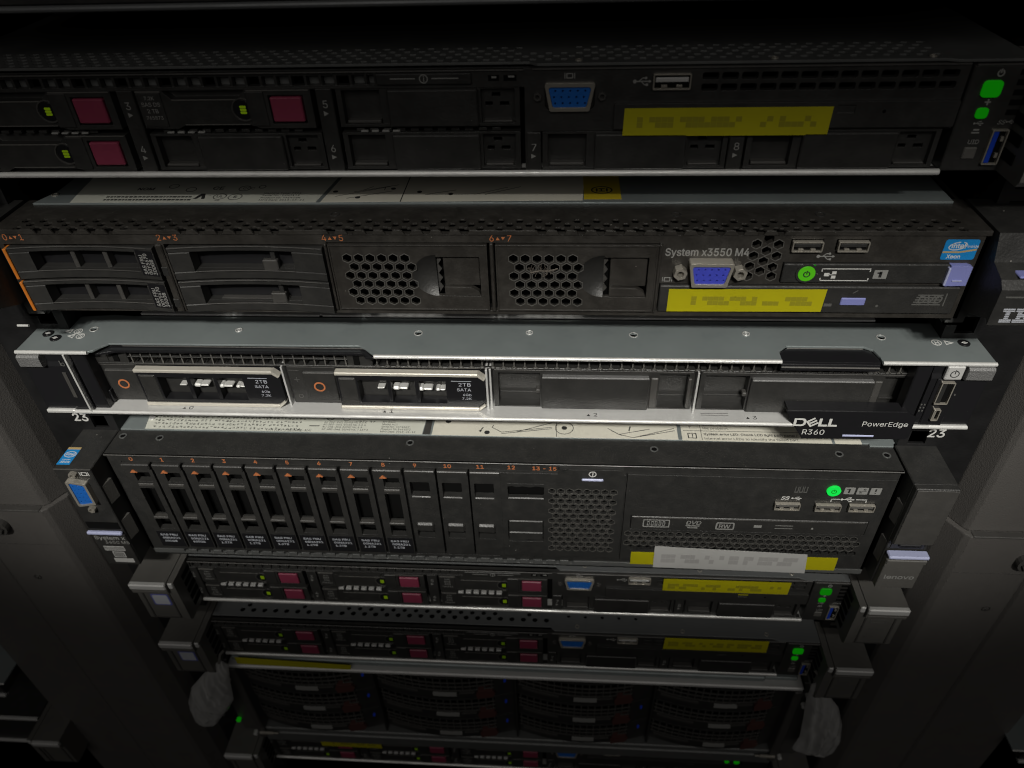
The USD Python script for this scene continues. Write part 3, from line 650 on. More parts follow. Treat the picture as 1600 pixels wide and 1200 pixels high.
    t = M(); y = -20.05; zz = 11.6; H = 7.0
    for k in range(8):                  # eight-bar letters
        a, b = zz+k*H/8, zz+k*H/8+H/8*.62; f = k/7
        def bars(*xs): [t.box(219.6+u, 219.6+v, y, -19.9, a, b) for u, v in xs]
        e_ = k in (0, 1, 6, 7)
        bars((0, 4.6) if e_ else (1.4, 3.2))
        if k in (0, 7): bars((5.2, 10.2))
        elif k in (1, 6): bars((5.2, 10.9))
        elif k in (3, 4): bars((6.2, 10.0))
        else: bars((6.2, 7.9), (9.2, 10.9))
        if k in (0, 1): bars((11.5, 13.8), (17.4, 19.7))
        elif k in (6, 7): bars((11.5, 14.4), (16.8, 19.7))
        else: bars((12.4, 14.0+(.7 if k > 2 else 0)), (17.2-(.7 if k > 2 else 0), 18.8))
    part(e, 'maker_logo', t, 'sticker_pale')
    part(e, 'ear_bracket', M().side(Polygon([(6, -6), (4, -6), (4, 8), (6, 8)]), 213, 221).box(213, 221, 4, 24, -6, -4.6), 'dark_steel')
    part(o, 'rack_ear', ear().mirror(), 'matt_black')
    part(o, 'ear_bracket', M().box(-221, -213, 4, 6, -6, 8).box(-221, -213, 4, 24, -6, -4.6), 'dark_steel')
    part(o, 'rail_pin', M().tube([(-224.5, -2, -7.5), (-218.8, -2, -7.5)], .7), 'bright_steel')
    return o

# ------------------------------------------------------------------ the lit 1U server in the middle
def dell_server(at):
    o = thing('rack_server', at, 'brightly lit grey steel server with two silver-railed drives and a hanging black maker tag', 'server')
    part(o, 'chassis', M().box(-213, 213, 24, 650, 1.8, 36), 'shade_black')
    FY = 9.
    # lid
    lid = Polygon([(-241, 0), (-203, 0), (-200.5, 1.2), (-198, 4.6), (-195, 7.6), (-64, 8), (-61, 6), (-55, 0), (142.4, 0), (142.6, 7.6), (147, 12), (184, 12), (187.6, 9.5), (189, 4), (189, 0), (241, 0), (240.4, 20.5), (226, 22.5), (224.5, 33), (-194, 33), (-205, 34), (-222, 32), (-226, 29), (-241, 21)])
    hl = [(-209.5, 20), (-36, 19.6), (73.5, 20), (194.6, 20.2)]
    l = part(o, 'top_plate', M().top(minus(lid, [circ(x, y, 1.7, 4) for x, y in hl]), 39.5, 40.6), 'galvanised_steel')
    # folded front edges, in paler steel that paints the light they catch
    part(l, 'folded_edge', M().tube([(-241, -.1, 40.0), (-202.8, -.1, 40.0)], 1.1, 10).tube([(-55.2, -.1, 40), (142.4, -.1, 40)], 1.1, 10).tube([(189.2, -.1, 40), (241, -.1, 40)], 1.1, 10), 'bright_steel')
    part(l, 'rear_cover', M().top(Polygon([(-190, 33.6), (-91.6, 33.6), (-91.2, 34.6), (-90.2, 34.6), (-89.8, 33.6), (196, 33.6), (197, 640), (-205, 640)]), 40.7, 41.9), 'silver_plate')
    part(l, 'cover_gap', M().top(sbox(-91.8, 33.4, -89.6, 35.5), 40.62, 40.9), 'shade_black')
    m = M()
    for x, y in ((-130.9, 20.5), (21, 21), (129.5, 22)): m.top(ring(x, y, 1.9, .55), 40.6, 41.0).top(circ(x, y, .8, 3), 40.6, 40.8)
    part(l, 'rivet', m, 'bright_steel')
    m = M()
    for x, y in hl: m.top(ring(x, y, 2.3, .5), 40.6, 40.8)
    part(l, 'hole_rim', m, 'bright_steel')
    def torx(x, y): return M().top(circ(x, y, 2.7, 5), 40.6, 41.2)
    for x, y in ((-232, 15.2), (-225.8, 11.2), (232.3, 15.7)):
        s = part(l, 'cover_screw', torx(x, y), 'gloss_black')
        part(s, 'screw_socket', M().top(ngon(x, y, 1.1, 6).union(sbox(x-1.5, y-.35, x+1.5, y+.35)), 41.2, 41.3), 'bright_steel')
    t = M()
    for sx, y, cx in ((-1, 18, -217), (-1, 13.6, -213.5)):
        t.top(ring(cx, y, 2.3, .45, 5), 40.6, 40.75); t.ttop('S', 2.6, cx, y-1.2, 40.6, True, 'c')
        t.top(Polygon([(cx-3.4, y+2), (cx-3.4, y-2), (cx-7.2, y)]).difference(Polygon([(cx-3.9, y+1.2), (cx-3.9, y-1.2), (cx-6.2, y)])), 40.6, 40.75)
    t.top(ring(219.6, 16.4, 2.4, .45, 5), 40.6, 40.75); t.ttop('H', 2.4, 219.6, 15.2, 40.6, True, 'c')
    t.top(Polygon([(223.4, 18.2), (223.4, 14.4), (227.6, 16.2)]).difference(Polygon([(223.9, 17.4), (223.9, 15.2), (226.6, 16.2)])), 40.6, 40.75)
    part(l, 'lock_symbol', t, 'white_print')
    # black pieces that fill the two notches of the lid
    part(o, 'notch_cover', M().top(Polygon([(-200, 1), (-197.2, 5), (-194.6, 8.4), (-63.5, 8.6), (-60, 6), (-56, .6), (-60, 1), (-62, 4), (-190, 4)]), 37.4, 38.6), 'gloss_black')
    fl = part(o, 'finger_flap', M().face(Polygon([(142.8, 34.5), (188.8, 34.5), (188.8, 38), (142.8, 38)]), .3, 2.2).top(Polygon([(142.6, .8), (142.8, 7.3), (147.2, 11.8), (183.8, 11.8), (187.3, 9.2), (188.8, 4), (188.8, .8)]), 37.4, 39.4), 'gloss_black')
    part(fl, 'flap_highlight', M().box(142.8, 188.8, -.3, .8, 36.2, 37.0, .2).tube([(147.5, 11.6, 39.5), (183.6, 11.6, 39.5)], .3, 6), 'grey_plastic')  # grey strips painting the highlight along the flap edges
    # tray and lower lip
    tr = part(o, 'bottom_tray', M().top(Polygon([(-241, 0), (241, 0), (241, 20), (213, 40), (-213, 40), (-241, 20)]), 0, 1.2), 'silver_plate')
    part(tr, 'tray_lip', M().tube([(-226, -.2, .35), (241, -.2, .35)], 1.15, 10), 'bright_steel')
    part(tr, 'ear_foot', M().box(-241.2, -225, -1.2, 3, -.5, 1.9, .5).box(222, 241.2, -1.0, 3, -.4, 1.6, .5), 'bright_steel')
    t = M()
    for x, s in ((-165.5, '0'), (-55.8, '1'), (52, '2'), (133.6, '3')): t.top(tri(x, 3.2, 1.9, True, 1.6), 1.2, 1.25).ttop(s, 2.6, x+2.2, 2.2, 1.2, wide=1.2)
    part(tr, 'bay_number', t, 'ink')
    part(tr, 'tray_slot', M().box(110, 124, 6.0, 6.3, 1.2, 1.3).box(110, 124, 4.6, 4.9, 1.2, 1.3), 'dim_print')
    # bay walls
    part(o, 'back_shade', M().box(-213, 213, 22.5, 24, 1.5, 39), 'shade_black')
    part(o, 'bay_wall', M().box(-107.9, -106.9, 6.5, 22, 1.2, 27.4), 'silver_plate'); part(o, 'bay_wall', M().box(-1.3, -.2, 6.5, 22, 1.2, 27.4).box(.6, 1.6, 7.5, 22, 1.2, 27), 'silver_plate'); part(o, 'bay_wall', M().box(105.6, 106.6, 6.5, 22, 1.2, 27.2), 'silver_plate')
    # vent grille above the bays
    m = M().box(-213, 213, 8.2, 10, 26.4, 27.6, .3).box(-189, 213, 8.6, 10, 34.6, 35.6, .2).box(-189, -58, 8.2, 10, 31.2, 31.9, .2)
    fins = M()
    for i in range(75):
        x = -187+i*5.42
        if x > 209: break
        fins.box(x-.35, x+.35, 8.4, 14, 27.4, 38.9)
        if x > -58: fins.face(Polygon([(x-1.5, 27.6), (x, 29.3), (x+1.5, 27.6), (x+1.2, 27.5), (x, 28.7), (x-1.2, 27.5)]), 7.6, 8.4)
    g = part(o, 'vent_frame', m, 'black_plastic'); part(g, 'vent_fin', fins, 'grey_plastic')
    part(g, 'vent_corner', M().box(-213, -189, 8, 12, 27.5, 38.6, .4).box(-205, -199.5, 7.6, 9, 29, 36).box(-72, -59, 7.6, 12, 28, 38.2, .4), 'black_plastic')
    part(g, 'vent_notch', M().box(-196.5, -193.5, 7.5, 8.2, 29, 36.8).box(-68.5, -65.5, 7.1, 7.8, 29, 36.8), 'shade_black')
    part(g, 'vent_edge', M().box(-189, -57, 7.8, 8.6, 38.3, 39.0, .2), 'mid_grey_plastic')
    # two drives
    for x0 in (-213.6, -106.2):
        c = part(o, 'drive_carrier', M().box(x0+.3, x0+27, FY, 22, 1.3, 26.2, .4).box(x0+26, x0+105.2, FY+3, 22, 1.6, 25.8).box(x0+8.6, x0+25.6, FY-1.1, FY+1, 4.4, 23, .4), 'black_plastic')
        part(c, 'carrier_edge', M().box(x0+.6, x0+26.4, FY-.25, FY+.5, 25.4, 26.2, .2).box(x0+1.4, x0+7, FY-.2, FY, 23.4, 23.8).box(x0+9, x0+25.2, FY-1.35, FY-1, 22.2, 22.8, .15), 'mid_grey_plastic')
        part(c, 'release_ring', M().face(ring(x0+16.4, 13.6, 3.1, .85, 7), FY-1.3, FY-1), 'orange_print')
        t = M().face(ring(x0+4.6, 6.2, 1.3, .3, 4), FY-.1, FY).box(x0+3.2, x0+6, FY-.1, FY, 17.4, 17.7).box(x0+4.4, x0+4.7, FY-.1, FY, 16, 19)
        part(c, 'lamp_print', t, 'dim_print')
        hx0, hx1 = x0+27.2, x0+104.6
        fr = Polygon([(hx0, 1.6), (hx1-4, 1.6), (hx1, 5), (hx1, 22.4), (hx1-3, 25.6), (hx0, 25.6)])
        h = part(c, 'pull_handle', M().face(fr.difference(sbox(hx0+11, 5.6, hx0+57, 20.4)), FY-3.6, FY+2.5), 'gloss_black')
        part(h, 'handle_rail', M().box(hx0-.4, hx1-3.2, FY-4.6, FY-.4, 23.8, 25.9, .4).box(hx0-.4, hx1-3.6, FY-4.6, FY-.4, 1.3, 3.4, .4), 'champagne_metal')
        part(h, 'rail_end', M().face(Polygon([(hx1-3.3, 23.9), (hx1-.6, 21.6), (hx1+.4, 22.6), (hx1-3.2, 25.9)]), FY-4.5, FY-.5).face(Polygon([(hx1-3.8, 3.4), (hx1-.8, 6), (hx1+.2, 5), (hx1-3.7, 1.3)]), FY-4.5, FY-.5), 'champagne_metal')
        m = M()
        for f in (.35, .67): m.box(hx0+11+46*f-1.1, hx0+11+46*f+1.1, FY-3.2, FY+2, 5.4, 20.6, .3)
        part(h, 'window_bar', m, 'gloss_black')
        part(h, 'grip_plate', M().box(hx0+1, hx0+10, FY-4, FY-3, 4.8, 22, .4).box(hx0+2, hx0+9.5, FY-4.4, FY-3.6, 20.6, 21.6, .2), 'black_plastic')
        # bright drive body seen through the handle
        Q = FY-2.6
        Q = FY-2.2
        part(c, 'drive_body', M().box(hx0+28.4, hx0+32.4, Q, FY+3, 12.4, 15.0, .9).box(hx0+32.0, hx0+36.4, Q+.4, FY+3, 13.0, 14.4, .5).box(hx0+41, hx0+45, Q, FY+3, 12.0, 14.6, .9).box(hx0+44.6, hx0+49.4, Q+.4, FY+3, 12.6, 14.0, .5).box(hx0+51, hx0+53.6, Q+.2, FY+3, 12.2, 14.0, .7).box(hx0+53.4, hx0+56.2, Q+.6, FY+3, 12.6, 13.5, .4).box(hx0+20, hx0+24, Q+1, FY+3, 13.0, 13.7, .3), 'bright_steel')
        t = M().box(hx0+60, hx0+70.4, FY-3.68, FY-3.58, 20.6, 20.9)
        for k, (s, hh) in enumerate((('2TB', 2.2), ('SATA', 1.8), ('6Gb', 1.5), ('7.2K', 1.5))): t.text(s, hh, hx0+70, (17.4, 14.2, 11., 8.4)[k], FY-3.64, align='r', wide=1.15)
        part(h, 'capacity_print', t, 'sticker_pale')
    # two blanks
    for x0, nar in ((2.4, 0), (107.8, 1)):
        x1 = 104.8 if not nar else 213.
        b0, b1 = x0+25, x0+(80 if not nar else 85)
        b = part(o, 'blank_frame', M().face(minus(sbox(x0, 1.4, x1, 26.2), [sbox(x0+2.6, 2, b0-.8, 24), sbox(b1+5, 2, x1-2.6, 24.4)]), FY, FY+9).box(x0+1, x1-1, FY+8, 22, 1.4, 26), 'black_plastic')
        part(b, 'blank_recess', M().box(x0+2, b0, FY+6, FY+8, 1.6, 24).box(b1+4, x1-2, FY+6, FY+8, 1.6, 24.4).box(x0+3, b0-1, FY+4.6, FY+7, 7.4, 8.2).box(b1+5, x1-3, FY+4.4, FY+7, 6.8, 7.8), 'black_plastic')
        k = part(b, 'blank_block', M().box(b0, b1, FY-2.2, FY+2, 1.8, 23.0, .5), 'black_plastic')
        part(k, 'block_lit_edge', M().box(b0+.3, b1-.3, FY-2.5, FY+1.5, 22.0, 23.2, .4), 'rough_silver')  # silver strip painting the light on the top edge of the block
        part(b, 'blank_latch', M().box(b1+.6, b1+4.4, FY-.8, FY+2, 2.4, 22, .4).box(x1-3, x1-1.2, FY-1, FY+2, 3, 22, .3).box(b0-3, b0-.8, FY-.6, FY+3, 11, 13.4, .3), 'mid_grey_plastic')
        part(b, 'blank_rim', M().box(x0+.6, x1-.6, FY-.3, FY+.5, 25.4, 26.2, .2), 'mid_grey_plastic')
    # ears
    for sx in (-1, 1):
        e = M().side(Polygon([(21, 1.2), (.6, 1.2), (.6, 30.6), (1.6, 33), (1.6, 39.4), (21, 39.4)]), 214.5, 241)
        if sx < 0: e.mirror()
        ep = part(o, 'control_ear', e, 'gloss_black')
        r = M().side(Polygon([(4, 31.4), (-1.6, 31.4), (-2.6, 32.4), (-2.6, 38), (-1.6, 39), (4, 39)]), 228.4, 240.4)
        if sx < 0: r.mirror()
        part(ep, 'ear_grip', r, 'rough_silver')
        if sx < 0:
            part(ep, 'ear_edge', M().box(-216.2, -215.2, -1.2, 4, 1.3, 39.2), 'bright_steel')
            part(ep, 'light_bar', M().face(Polygon([(-222.6, 10), (-220.6, 9.6), (-220.3, 26.4), (-222.3, 26.6)]), .3, .7), 'mid_grey_plastic')
            part(ep, 'ear_mark', M().text('i', 3., -221.4, 31, .55, True).face(ring(-219.6, 31.8, 1.1, .3, 3), .5, .62), 'dim_print')
            part(ep, 'inner_flange', M().box(-214.4, -206.5, 1.5, 9, 1.3, 38, .5).box(-207.4, -205.6, 6, 12, 2, 10, .3), 'gloss_black')
        else:
            pb = part(ep, 'power_button', M().box(219.2, 227.3, -1.4, 1, 31.2, 39.2, .5), 'silver_plate')
            t = M(); power_icon(t, 223.2, 34.9, 2.1, -1.42, .45); part(pb, 'power_mark', t, 'ink')
            part(ep, 'ear_panel', M().box(217.4, 228, -.2, 1, 1.4, 31, .3), 'gloss_black')
            usb(ep, 222.4, 23, 6.4, 13.6, -.3, 'matt_black', True)
            usb(ep, 222.6, 9.2, 3.4, 7.2, -.3, 'connector_metal', True)
            t = M()
            for i in range(2):
                for k in range(3): t.box(214.6+i*1.5, 215.3+i*1.5, .3, .62, 10+k*2, 10.7+k*2)
            t.text('+', 2, 227.6, 20, .5, True); part(ep, 'ear_mark', t, 'dim_print')
            part(ep, 'inner_flange', M().box(207, 214.4, 1.5, 9, 1.3, 38, .5), 'gloss_black')
    # hanging maker tag
    tg = Polygon([(150.2, 10.4), (209, 10.8), (214, 7.4), (214, -6.0), (212.6, -7.2), (161.4, -8.0), (152.6, 5.6)])
    tp = part(o, 'maker_tag', M().face(tg, -1.6, -.4).box(151, 209, -1.2, 6, 9.8, 10.8), 'gloss_black')
    t = M(); S = 5.2; z = .6; y = -1.65; x = 155.2; w = .95
    P = lambda pts: t.face(Polygon(pts), y-.05, y)
    D = rrect(x, x+6.2, z, z+S, 2.2).union(sbox(x, z, x+3, z+S)); t.face(D.difference(rrect(x+1.3, x+4.9, z+1.1, z+S-1.1, 1.2).union(sbox(x+1.3, z+1.1, x+3, z+S-1.1))), y-.05, y)
    ex = x+9.2; ca, sa = math.cos(.62), math.sin(.62); rot = lambda a, b: (ex+ca*(a-2.3)-sa*(b-2.3), z+2.6+sa*(a-2.3)+ca*(b-2.3))
    for b in (0, 1.8, 3.6): P([rot(.9, b), rot(4.7, b), rot(4.7, b+1.0), rot(.9, b+1.0)])
    P([rot(0, 0), rot(1.0, 0), rot(1.0, 4.6), rot(0, 4.6)])
    for lx in (x+12.4, x+17.2): P([(lx, z), (lx+4.4, z), (lx+4.4, z+1.2), (lx+1.4, z+1.2), (lx+1.4, z+S), (lx, z+S)])
    part(tp, 'maker_logo', t, 'white_print')
    part(tp, 'model_print', M().text('R360', 3.3, 160.4, -5.0, -1.62).text('PowerEdge', 3.0, 188.8, 1.3, -1.62, wide=1.02), 'white_print')
    part(tp, 'blue_bar', M().box(181, 196.6, -2.1, -1.5, -5.9, -4.6, .3), 'pale_blue_plastic')
    return o
# ------------------------------------------------------------------ 2U server under it
def scribble(m, x0, x1, y, z, h, rr, wide=1.15, top=True):
    """Tiny square characters of a few strokes each, as on a safety label."""
    x = x0
    while x < x1-h:
        if rr.random() < .08: x += h*.6; continue
        for _ in range(rr.choice((3, 4, 4, 5))):
            if rr.random() < .55:
                yy = y+rr.uniform(0, .86)*h; a = x+rr.uniform(0, .3)*h; m.box(a, a+rr.uniform(.4, .75)*h, yy, yy+.13*h, z, z+.04)
            else:
                xx = x+rr.uniform(.1, .8)*h; a = y+rr.uniform(0, .4)*h; m.box(xx, xx+.13*h, a, a+rr.uniform(.35, .6)*h, z, z+.04)
        x += h*wide
def lenovo_server(at):
    o = thing('rack_server', at, 'tall black server with upright drives numbered in orange, labels on its silver lid', 'server')
    H = 86.5
    part(o, 'chassis', M().box(-221, 221, 14, 650, 1, 84).box(-215, 218, 11.5, 15, 3, 82), 'shade_black')
    band = part(o, 'front_band', M().top(Polygon([(-222.5, 0), (222.5, 0), (222.5, 22), (-222.5, 22)]), 85.2, 86.5), 'matt_black')
    part(band, 'band_edge', M().box(-222.5, 222.5, -.5, 1, 85.7, 86.5, .3), 'mid_grey_plastic')
    for x, y in ((-218, 15.4), (-195.2, 14.4), (-47, 14.6), (91.2, 13.4), (191.7, 12.6), (217, 12.4)):
        s = part(band, 'band_screw', M().top(ring(x, y, 2.3, .8, 5), 86.5, 86.8), 'dark_steel'); part(s, 'screw_recess', M().top(circ(x, y, 1.4, 4), 86.5, 86.56), 'shade_black')
    part(o, 'cover', M().top(Polygon([(-230, 27), (-227, 25.5), (-224, 20.6), (210, 20.6), (209.8, 18.6), (222.5, 18.6), (223.5, 21.5), (228.4, 22.4), (228, 30), (218, 640), (-218, 640)]), 86.52, 87.4), 'galvanised_steel')
    part(o, 'cover_rivet', M().top(circ(-206.5, 30.5, 1.9, 5), 87.4, 88.2), 'bright_steel')
    rr = random.Random(11)
    L = part(o, 'certification_label', M().top(Polygon([(-207, 21.2), (-41, 20.9), (-40, 46), (-212, 46)]), 87.42, 87.5), 'pale_paper')
    t = M(); z = 87.5
    for k in range(5): scribble(t, -203-k*.8, -112, 22.2+k*3.0, z, 2.0, rr)
    t.box(-109, -103, 26, 26.7, z, z+.04)
    t.ttop('CAN ICES-3 (A)/NMB-3(A)', 1.5, -134, 21.6, z)
    for k, s in enumerate(('AC 200-240, 50/60 Hz, 7.137 A', 'AC 200-240, 50/60 Hz, 6 A', 'AC 200-240, 50/60 Hz, 4.2 A', 'AC 200-240, 50/60 Hz, 5.0 A')): t.ttop(s, 1.3, -101, 23.0+k*2.1, z)
    for k, s in enumerate(('MFG Date: 2015-06-17', 'Product ID: 5462IT2', 'Serial No. 06FZACT', 'Model AC1', 'MT 5462')): t.ttop(s, 1.3, -66, 21.9+k*2.1, z)
    scribble(t, -82, -70, 30, z, 1.6, rr)
    t.top(ring(-98, 33.8, 2.4, .4), z, z+.04).top(ring(-88, 33.6, 2.4, .4), z, z+.04)
    part(L, 'label_print', t, 'ink')
    part(o, 'label_stripe', M().top(Polygon([(-40.6, 20.9), (-36.4, 20.9), (-36.8, 46), (-39.6, 46)]), 87.42, 87.5), 'mid_grey_plastic')
    L = part(o, 'instruction_label', M().top(Polygon([(-35.4, 20.6), (105.4, 20.6), (105.6, 46), (-35, 46)]), 87.42, 87.5), 'cream_paper')
    t = M().box(36.4, 36.7, 20.9, 46, z, z+.04)
    def seg(a, b, w=.4):
        a, b = np.array(a, float), np.array(b, float); d = b-a; n_ = np.array([-d[1], d[0]])/np.hypot(*d)*w/2
        t.top(Polygon([a+n_, b+n_, b-n_, a-n_]), z, z+.04)
    for a, b in (((5, 24), (34, 29)), ((5, 24), (-1, 28)), ((5, 22.8), (34, 27.8)), ((-1, 28), (0, 30)), ((13, 24.2), (34, 33)), ((72, 24), (90, 29)), ((84, 22.6), (104, 28)), ((72, 24), (66, 29)), ((80, 21.5), (104, 30)), ((72, 24), (80, 21.5))): seg(a, b)
    for x, y in ((-3.5, 23.6), (-27, 32.5), (41, 28.6)): t.top(circ(x, y, 1.6, 5), z, z+.04)
    t.top(ring(41, 28.6, 5.4, .4, 6), z, z+.04); t.top(tri(-7.5, 24.4, 2, False), z, z+.04); seg((-7.5, 25), (-6, 28), .6); seg((78, 27), (79, 31), .7)
    part(L, 'label_print', t, 'ink')
    L = part(o, 'fault_label', M().top(Polygon([(107.6, 20.2), (190, 19.8), (190.6, 46), (108, 46)]), 87.42, 87.5), 'cream_paper')
    t = M().box(109, 189, 28.2, 28.5, z, z+.04).box(118.6, 118.9, 20.6, 36, z, z+.04)
    t.ttop('internal error LEDs to identify the failed part.', 1.75, 120, 21.2, z, wide=1.05).ttop('System error LED: Check LCD light path panel /', 1.75, 120, 24.8, z, True, wide=.98)
    t.ttop('the problem.', 1.75, 120, 29.8, z, wide=1.05).ttop('Check log LED: Check system error log', 1.75, 120, 33.2, z, True, wide=.98)
    t.top(rrect(111, 116, 22, 26.4, .4).difference(rrect(111.5, 115.5, 22.5, 25.9, .3)), z, z+.04).ttop('!', 2.6, 113.1, 22.9, z, True); t.ttop('T', 2.2, 112, 30, z)
    part(L, 'label_print', t, 'ink')
    L = part(o, 'corner_label', M().top(Polygon([(191.6, 19.8), (206, 19.8), (206.6, 46), (192, 46)]), 87.42, 87.5), 'cream_paper')
    # front frame
    pitch = 18.36
    wins = [sbox(-214, 5.2, 3, 81), sbox(3.6, 7, 75.4, 80.2), sbox(76, 5.6, 220.4, 80.6)]
    part(o, 'front_frame', M().face(minus(sbox(-222.5, 2.6, 222.5, 85.4), wins), 0, 3), 'matt_black')
    part(o, 'side_wall', M().box(-222.5, -221, 0, 60, 1, 85).box(221, 222.5, 0, 60, 1, 85), 'matt_black')
    t = M()
    for i in range(12): t.text(str(i), 2.7, -207.4+i*pitch-(0 if i < 9 else .4), 81.8, -.05, True, 'c')
    t.text('12', 2.7, 11.6, 81.9, -.05, True, 'c').text('13 - 15', 2.7, 30, 81.6, -.05, True, 'c')
    part(o, 'bay_number', t, 'orange_print')
    for i in range(9):                                   # nine drives
        x0 = -214+i*pitch; x1 = x0+16.9
        w = [sbox(x0+5.4, 65.8, x0+14.6, 73.4), sbox(x0+4.6, 34.6, x0+13.6, 60), sbox(x0+4.2, 23.2, x0+13.6, 32.6)]
        c = part(o, 'drive_carrier', M().face(minus(sbox(x0, 5.6, x1, 76), w), -1, 3).box(x0, x1, -2.2, 3, 76.2, 80.6, .6), 'black_plastic')
        part(c, 'carrier_side', M().box(x1, x0+pitch, 1.2, 3, 5.2, 80.6), 'shade_black')
        part(c, 'carrier_bar', M().box(x0+4.6, x0+14.4, -1.4, 2, 61.6, 64.2, .5).box(x0+4, x0+13.4, -1.4, 2, 32.9, 34.8, .4), 'mid_grey_plastic')
        m = M()
        for a in range(3):
            for b in range(10): m.box(x0+8.4+a*1.9, x0+9.4+a*1.9, 5.0, 6, 37+b*2.3, 38.2+b*2.3)
        part(c, 'carrier_back', M().box(x0+3, x1-1, 6, 8, 22, 74), 'shade_black')  # near-black, painting the shade inside the drive windows
        part(c, 'latch_triangle', M().face(tri(x0+5.6, 74.6, 4.2, True, 2.5), -1.5, -.9), 'orange_print')
        t = M().text('SAS FRU', 1.65, x0+2.6, 17.0, -1.15, True, wide=1.2).text('00NA221', 1.65, x0+3.2, 14.0, -1.15, True, wide=1.1).text('1.2TB' if i > 1 else '600GB', 1.65, x0+3.6, 11.0, -1.15, True, wide=1.1)
        lb = part(c, 'drive_label', M().face(sbox(x0+.8, 6.6, x1-.6, 21), -1.1, -.95), 'gloss_black')
        part(lb, 'label_print', t, 'sticker_pale')
    for i in range(9, 12):                               # three filler blanks
        x0 = -214+i*pitch+(.2 if i > 9 else 0); x1 = x0+17.4
        w = [rrect(x0+2.2, x0+13.4, 59.2, 71, .5), rrect(x0+2.4, x0+13, 22.8, 29.5, .4)]
        c = part(o, 'filler_blank', M().face(minus(sbox(x0, 7.6, x1, 80.4), w), -1.4, 3), 'matt_black')
        part(c, 'finger_recess', M().box(x0+2, x0+13.6, 3.4, 5, 22, 72), 'shade_black')
        part(c, 'recess_lip', M().box(x0+1.8, x0+13.8, -1.8, 0, 58.0, 59.4, .6).box(x0+2.2, x0+13.2, -3.0, 0, 29.5, 36.8, 1.2), 'black_plastic')
        part(c, 'top_cap', M().box(x0, x1, -2.2, 0, 77.4, 80.6, .5), 'black_plastic')
    w = [rrect(9.4, 30, 60.4, 71.8, 1), rrect(8.6, 29.8, 21.4, 40.4, .6)]
    hx = hexes(34.6, 66.2, 8, 14, 4.95, 2.3, True, 4.2, math.pi/6)
    hx = [h for h in hx if h.bounds[2] < 71.6 and h.bounds[1] > 10]
    c = part(o, 'wide_filler', M().face(minus(sbox(3.8, 7.4, 75.2, 80), w+hx), -1.2, 1.2), 'matt_black')
    part(c, 'vent_rim', rim_mesh(hx, -1.2, .3), 'grey_plastic')
    part(c, 'filler_void', M().box(6, 73, 5, 6.5, 8, 79), 'shade_black')
    part(c, 'finger_lip', M().face(Polygon([(9.4, 71.6), (9.4, 69.2), (12, 69.8), (14, 69), (18, 69.6), (22, 69), (26, 69.8), (30, 69.2), (30, 71.8)]), -1.4, 1.5).box(9, 30.4, -2, .5, 58.9, 60.6, .6).box(9, 29.6, -1.2, 3, 29.6, 39.8, .6).box(8.8, 29.6, -.6, 3, 22, 28.8, .6), 'matt_black')
    lt = part(o, 'information_tab', M().face(Polygon([(38, 80.6), (74, 80.6), (74, 84.4), (38, 84.4), (44, 84.2)]).union(Polygon([(46, 81), (67, 81), (63.2, 76.6), (50.4, 76.6)])), -2.0, 0), 'matt_black')
    part(lt, 'blue_pull', M().box(51, 63, -2.8, -1.6, 76.2, 77.8, .4), 'pale_blue_plastic')
    part(lt, 'information_mark', M().face(ring(56.8, 81.3, 2.2, .55, 6), -2.1, -1.95).text('i', 2.6, 56.8, 80, -2.1, True, 'c'), 'white_print')
    # right-hand panel
    hr = [h for h in hexes(79.6, 31.0, 28, 4, 5.0, 2.3, True, 4.3, math.pi/6) if h.bounds[2] < 216.5]
    rp = part(o, 'right_panel', M().face(minus(sbox(76.2, 5.8, 220.2, 80.4), hr+[sbox(80.2, 35, 214.4, 47), rrect(158.7, 173.3, 56.2, 62, .4), rrect(180.9, 195.7, 56.0, 61.6, .4), rrect(199.1, 213.9, 56.2, 62, .4)]), -.8, 1.6), 'matt_black')
    part(rp, 'vent_rim', rim_mesh([h for h in hr if h.bounds[3] < 34.5 and h.bounds[1] > 16], -.8, .3), 'grey_plastic')
    part(rp, 'panel_void', M().box(77, 219, 6, 7.5, 6, 80), 'shade_black')
    dv = part(o, 'optical_drive', M().box(80.6, 214, -1.4, 3, 35.4, 46.8, .4), 'black_plastic')
    part(dv, 'drive_seam', M().box(82, 212, -1.5, -1.3, 45.6, 46.1), 'mid_grey_plastic')
    t = M().face(rrect(87.5, 103, 38, 44.6, .8).difference(rrect(88.2, 102.3, 38.7, 43.9, .6)), -1.5, -1.4)
    for k in range(5): t.face(rrect(90+k*2.2, 91.5+k*2.2, 39.4, 43.2, .4).difference(sbox(90.4+k*2.2, 40, 91.1+k*2.2, 42.6)), -1.5, -1.4)
    t.text('DVD', 3.0, 112, 41.2, -1.42, True, shear=.15).box(112.3, 120.3, -1.5, -1.4, 39.6, 40.4).box(113.4, 119.2, -1.5, -1.4, 38, 38.6)
    t.face(rrect(129.4, 140, 37.4, 43.6, 1).difference(rrect(130.2, 139.2, 38.2, 42.8, .6)), -1.5, -1.4).text('RW', 3.0, 131, 38.8, -1.42, True)
    t.box(151, 155.4, -1.5, -1.4, 40, 42).box(163, 173, -1.5, -1.4, 39.6, 39.9).box(163, 173, -1.5, -1.4, 42, 42.3).face(circ(184, 40.3, .7, 3), -1.5, -1.4)
    part(dv, 'disc_logo', t, 'grey_print')
    part(o, 'power_button', M().face(circ(188.6, 72.0, 3.7, 8), -1.9, -.6), 'led_green_bright')
    t = M(); power_icon(t, 188.6, 71.9, 1.5, -1.92, .45); part(o, 'power_mark', t, 'led_green')
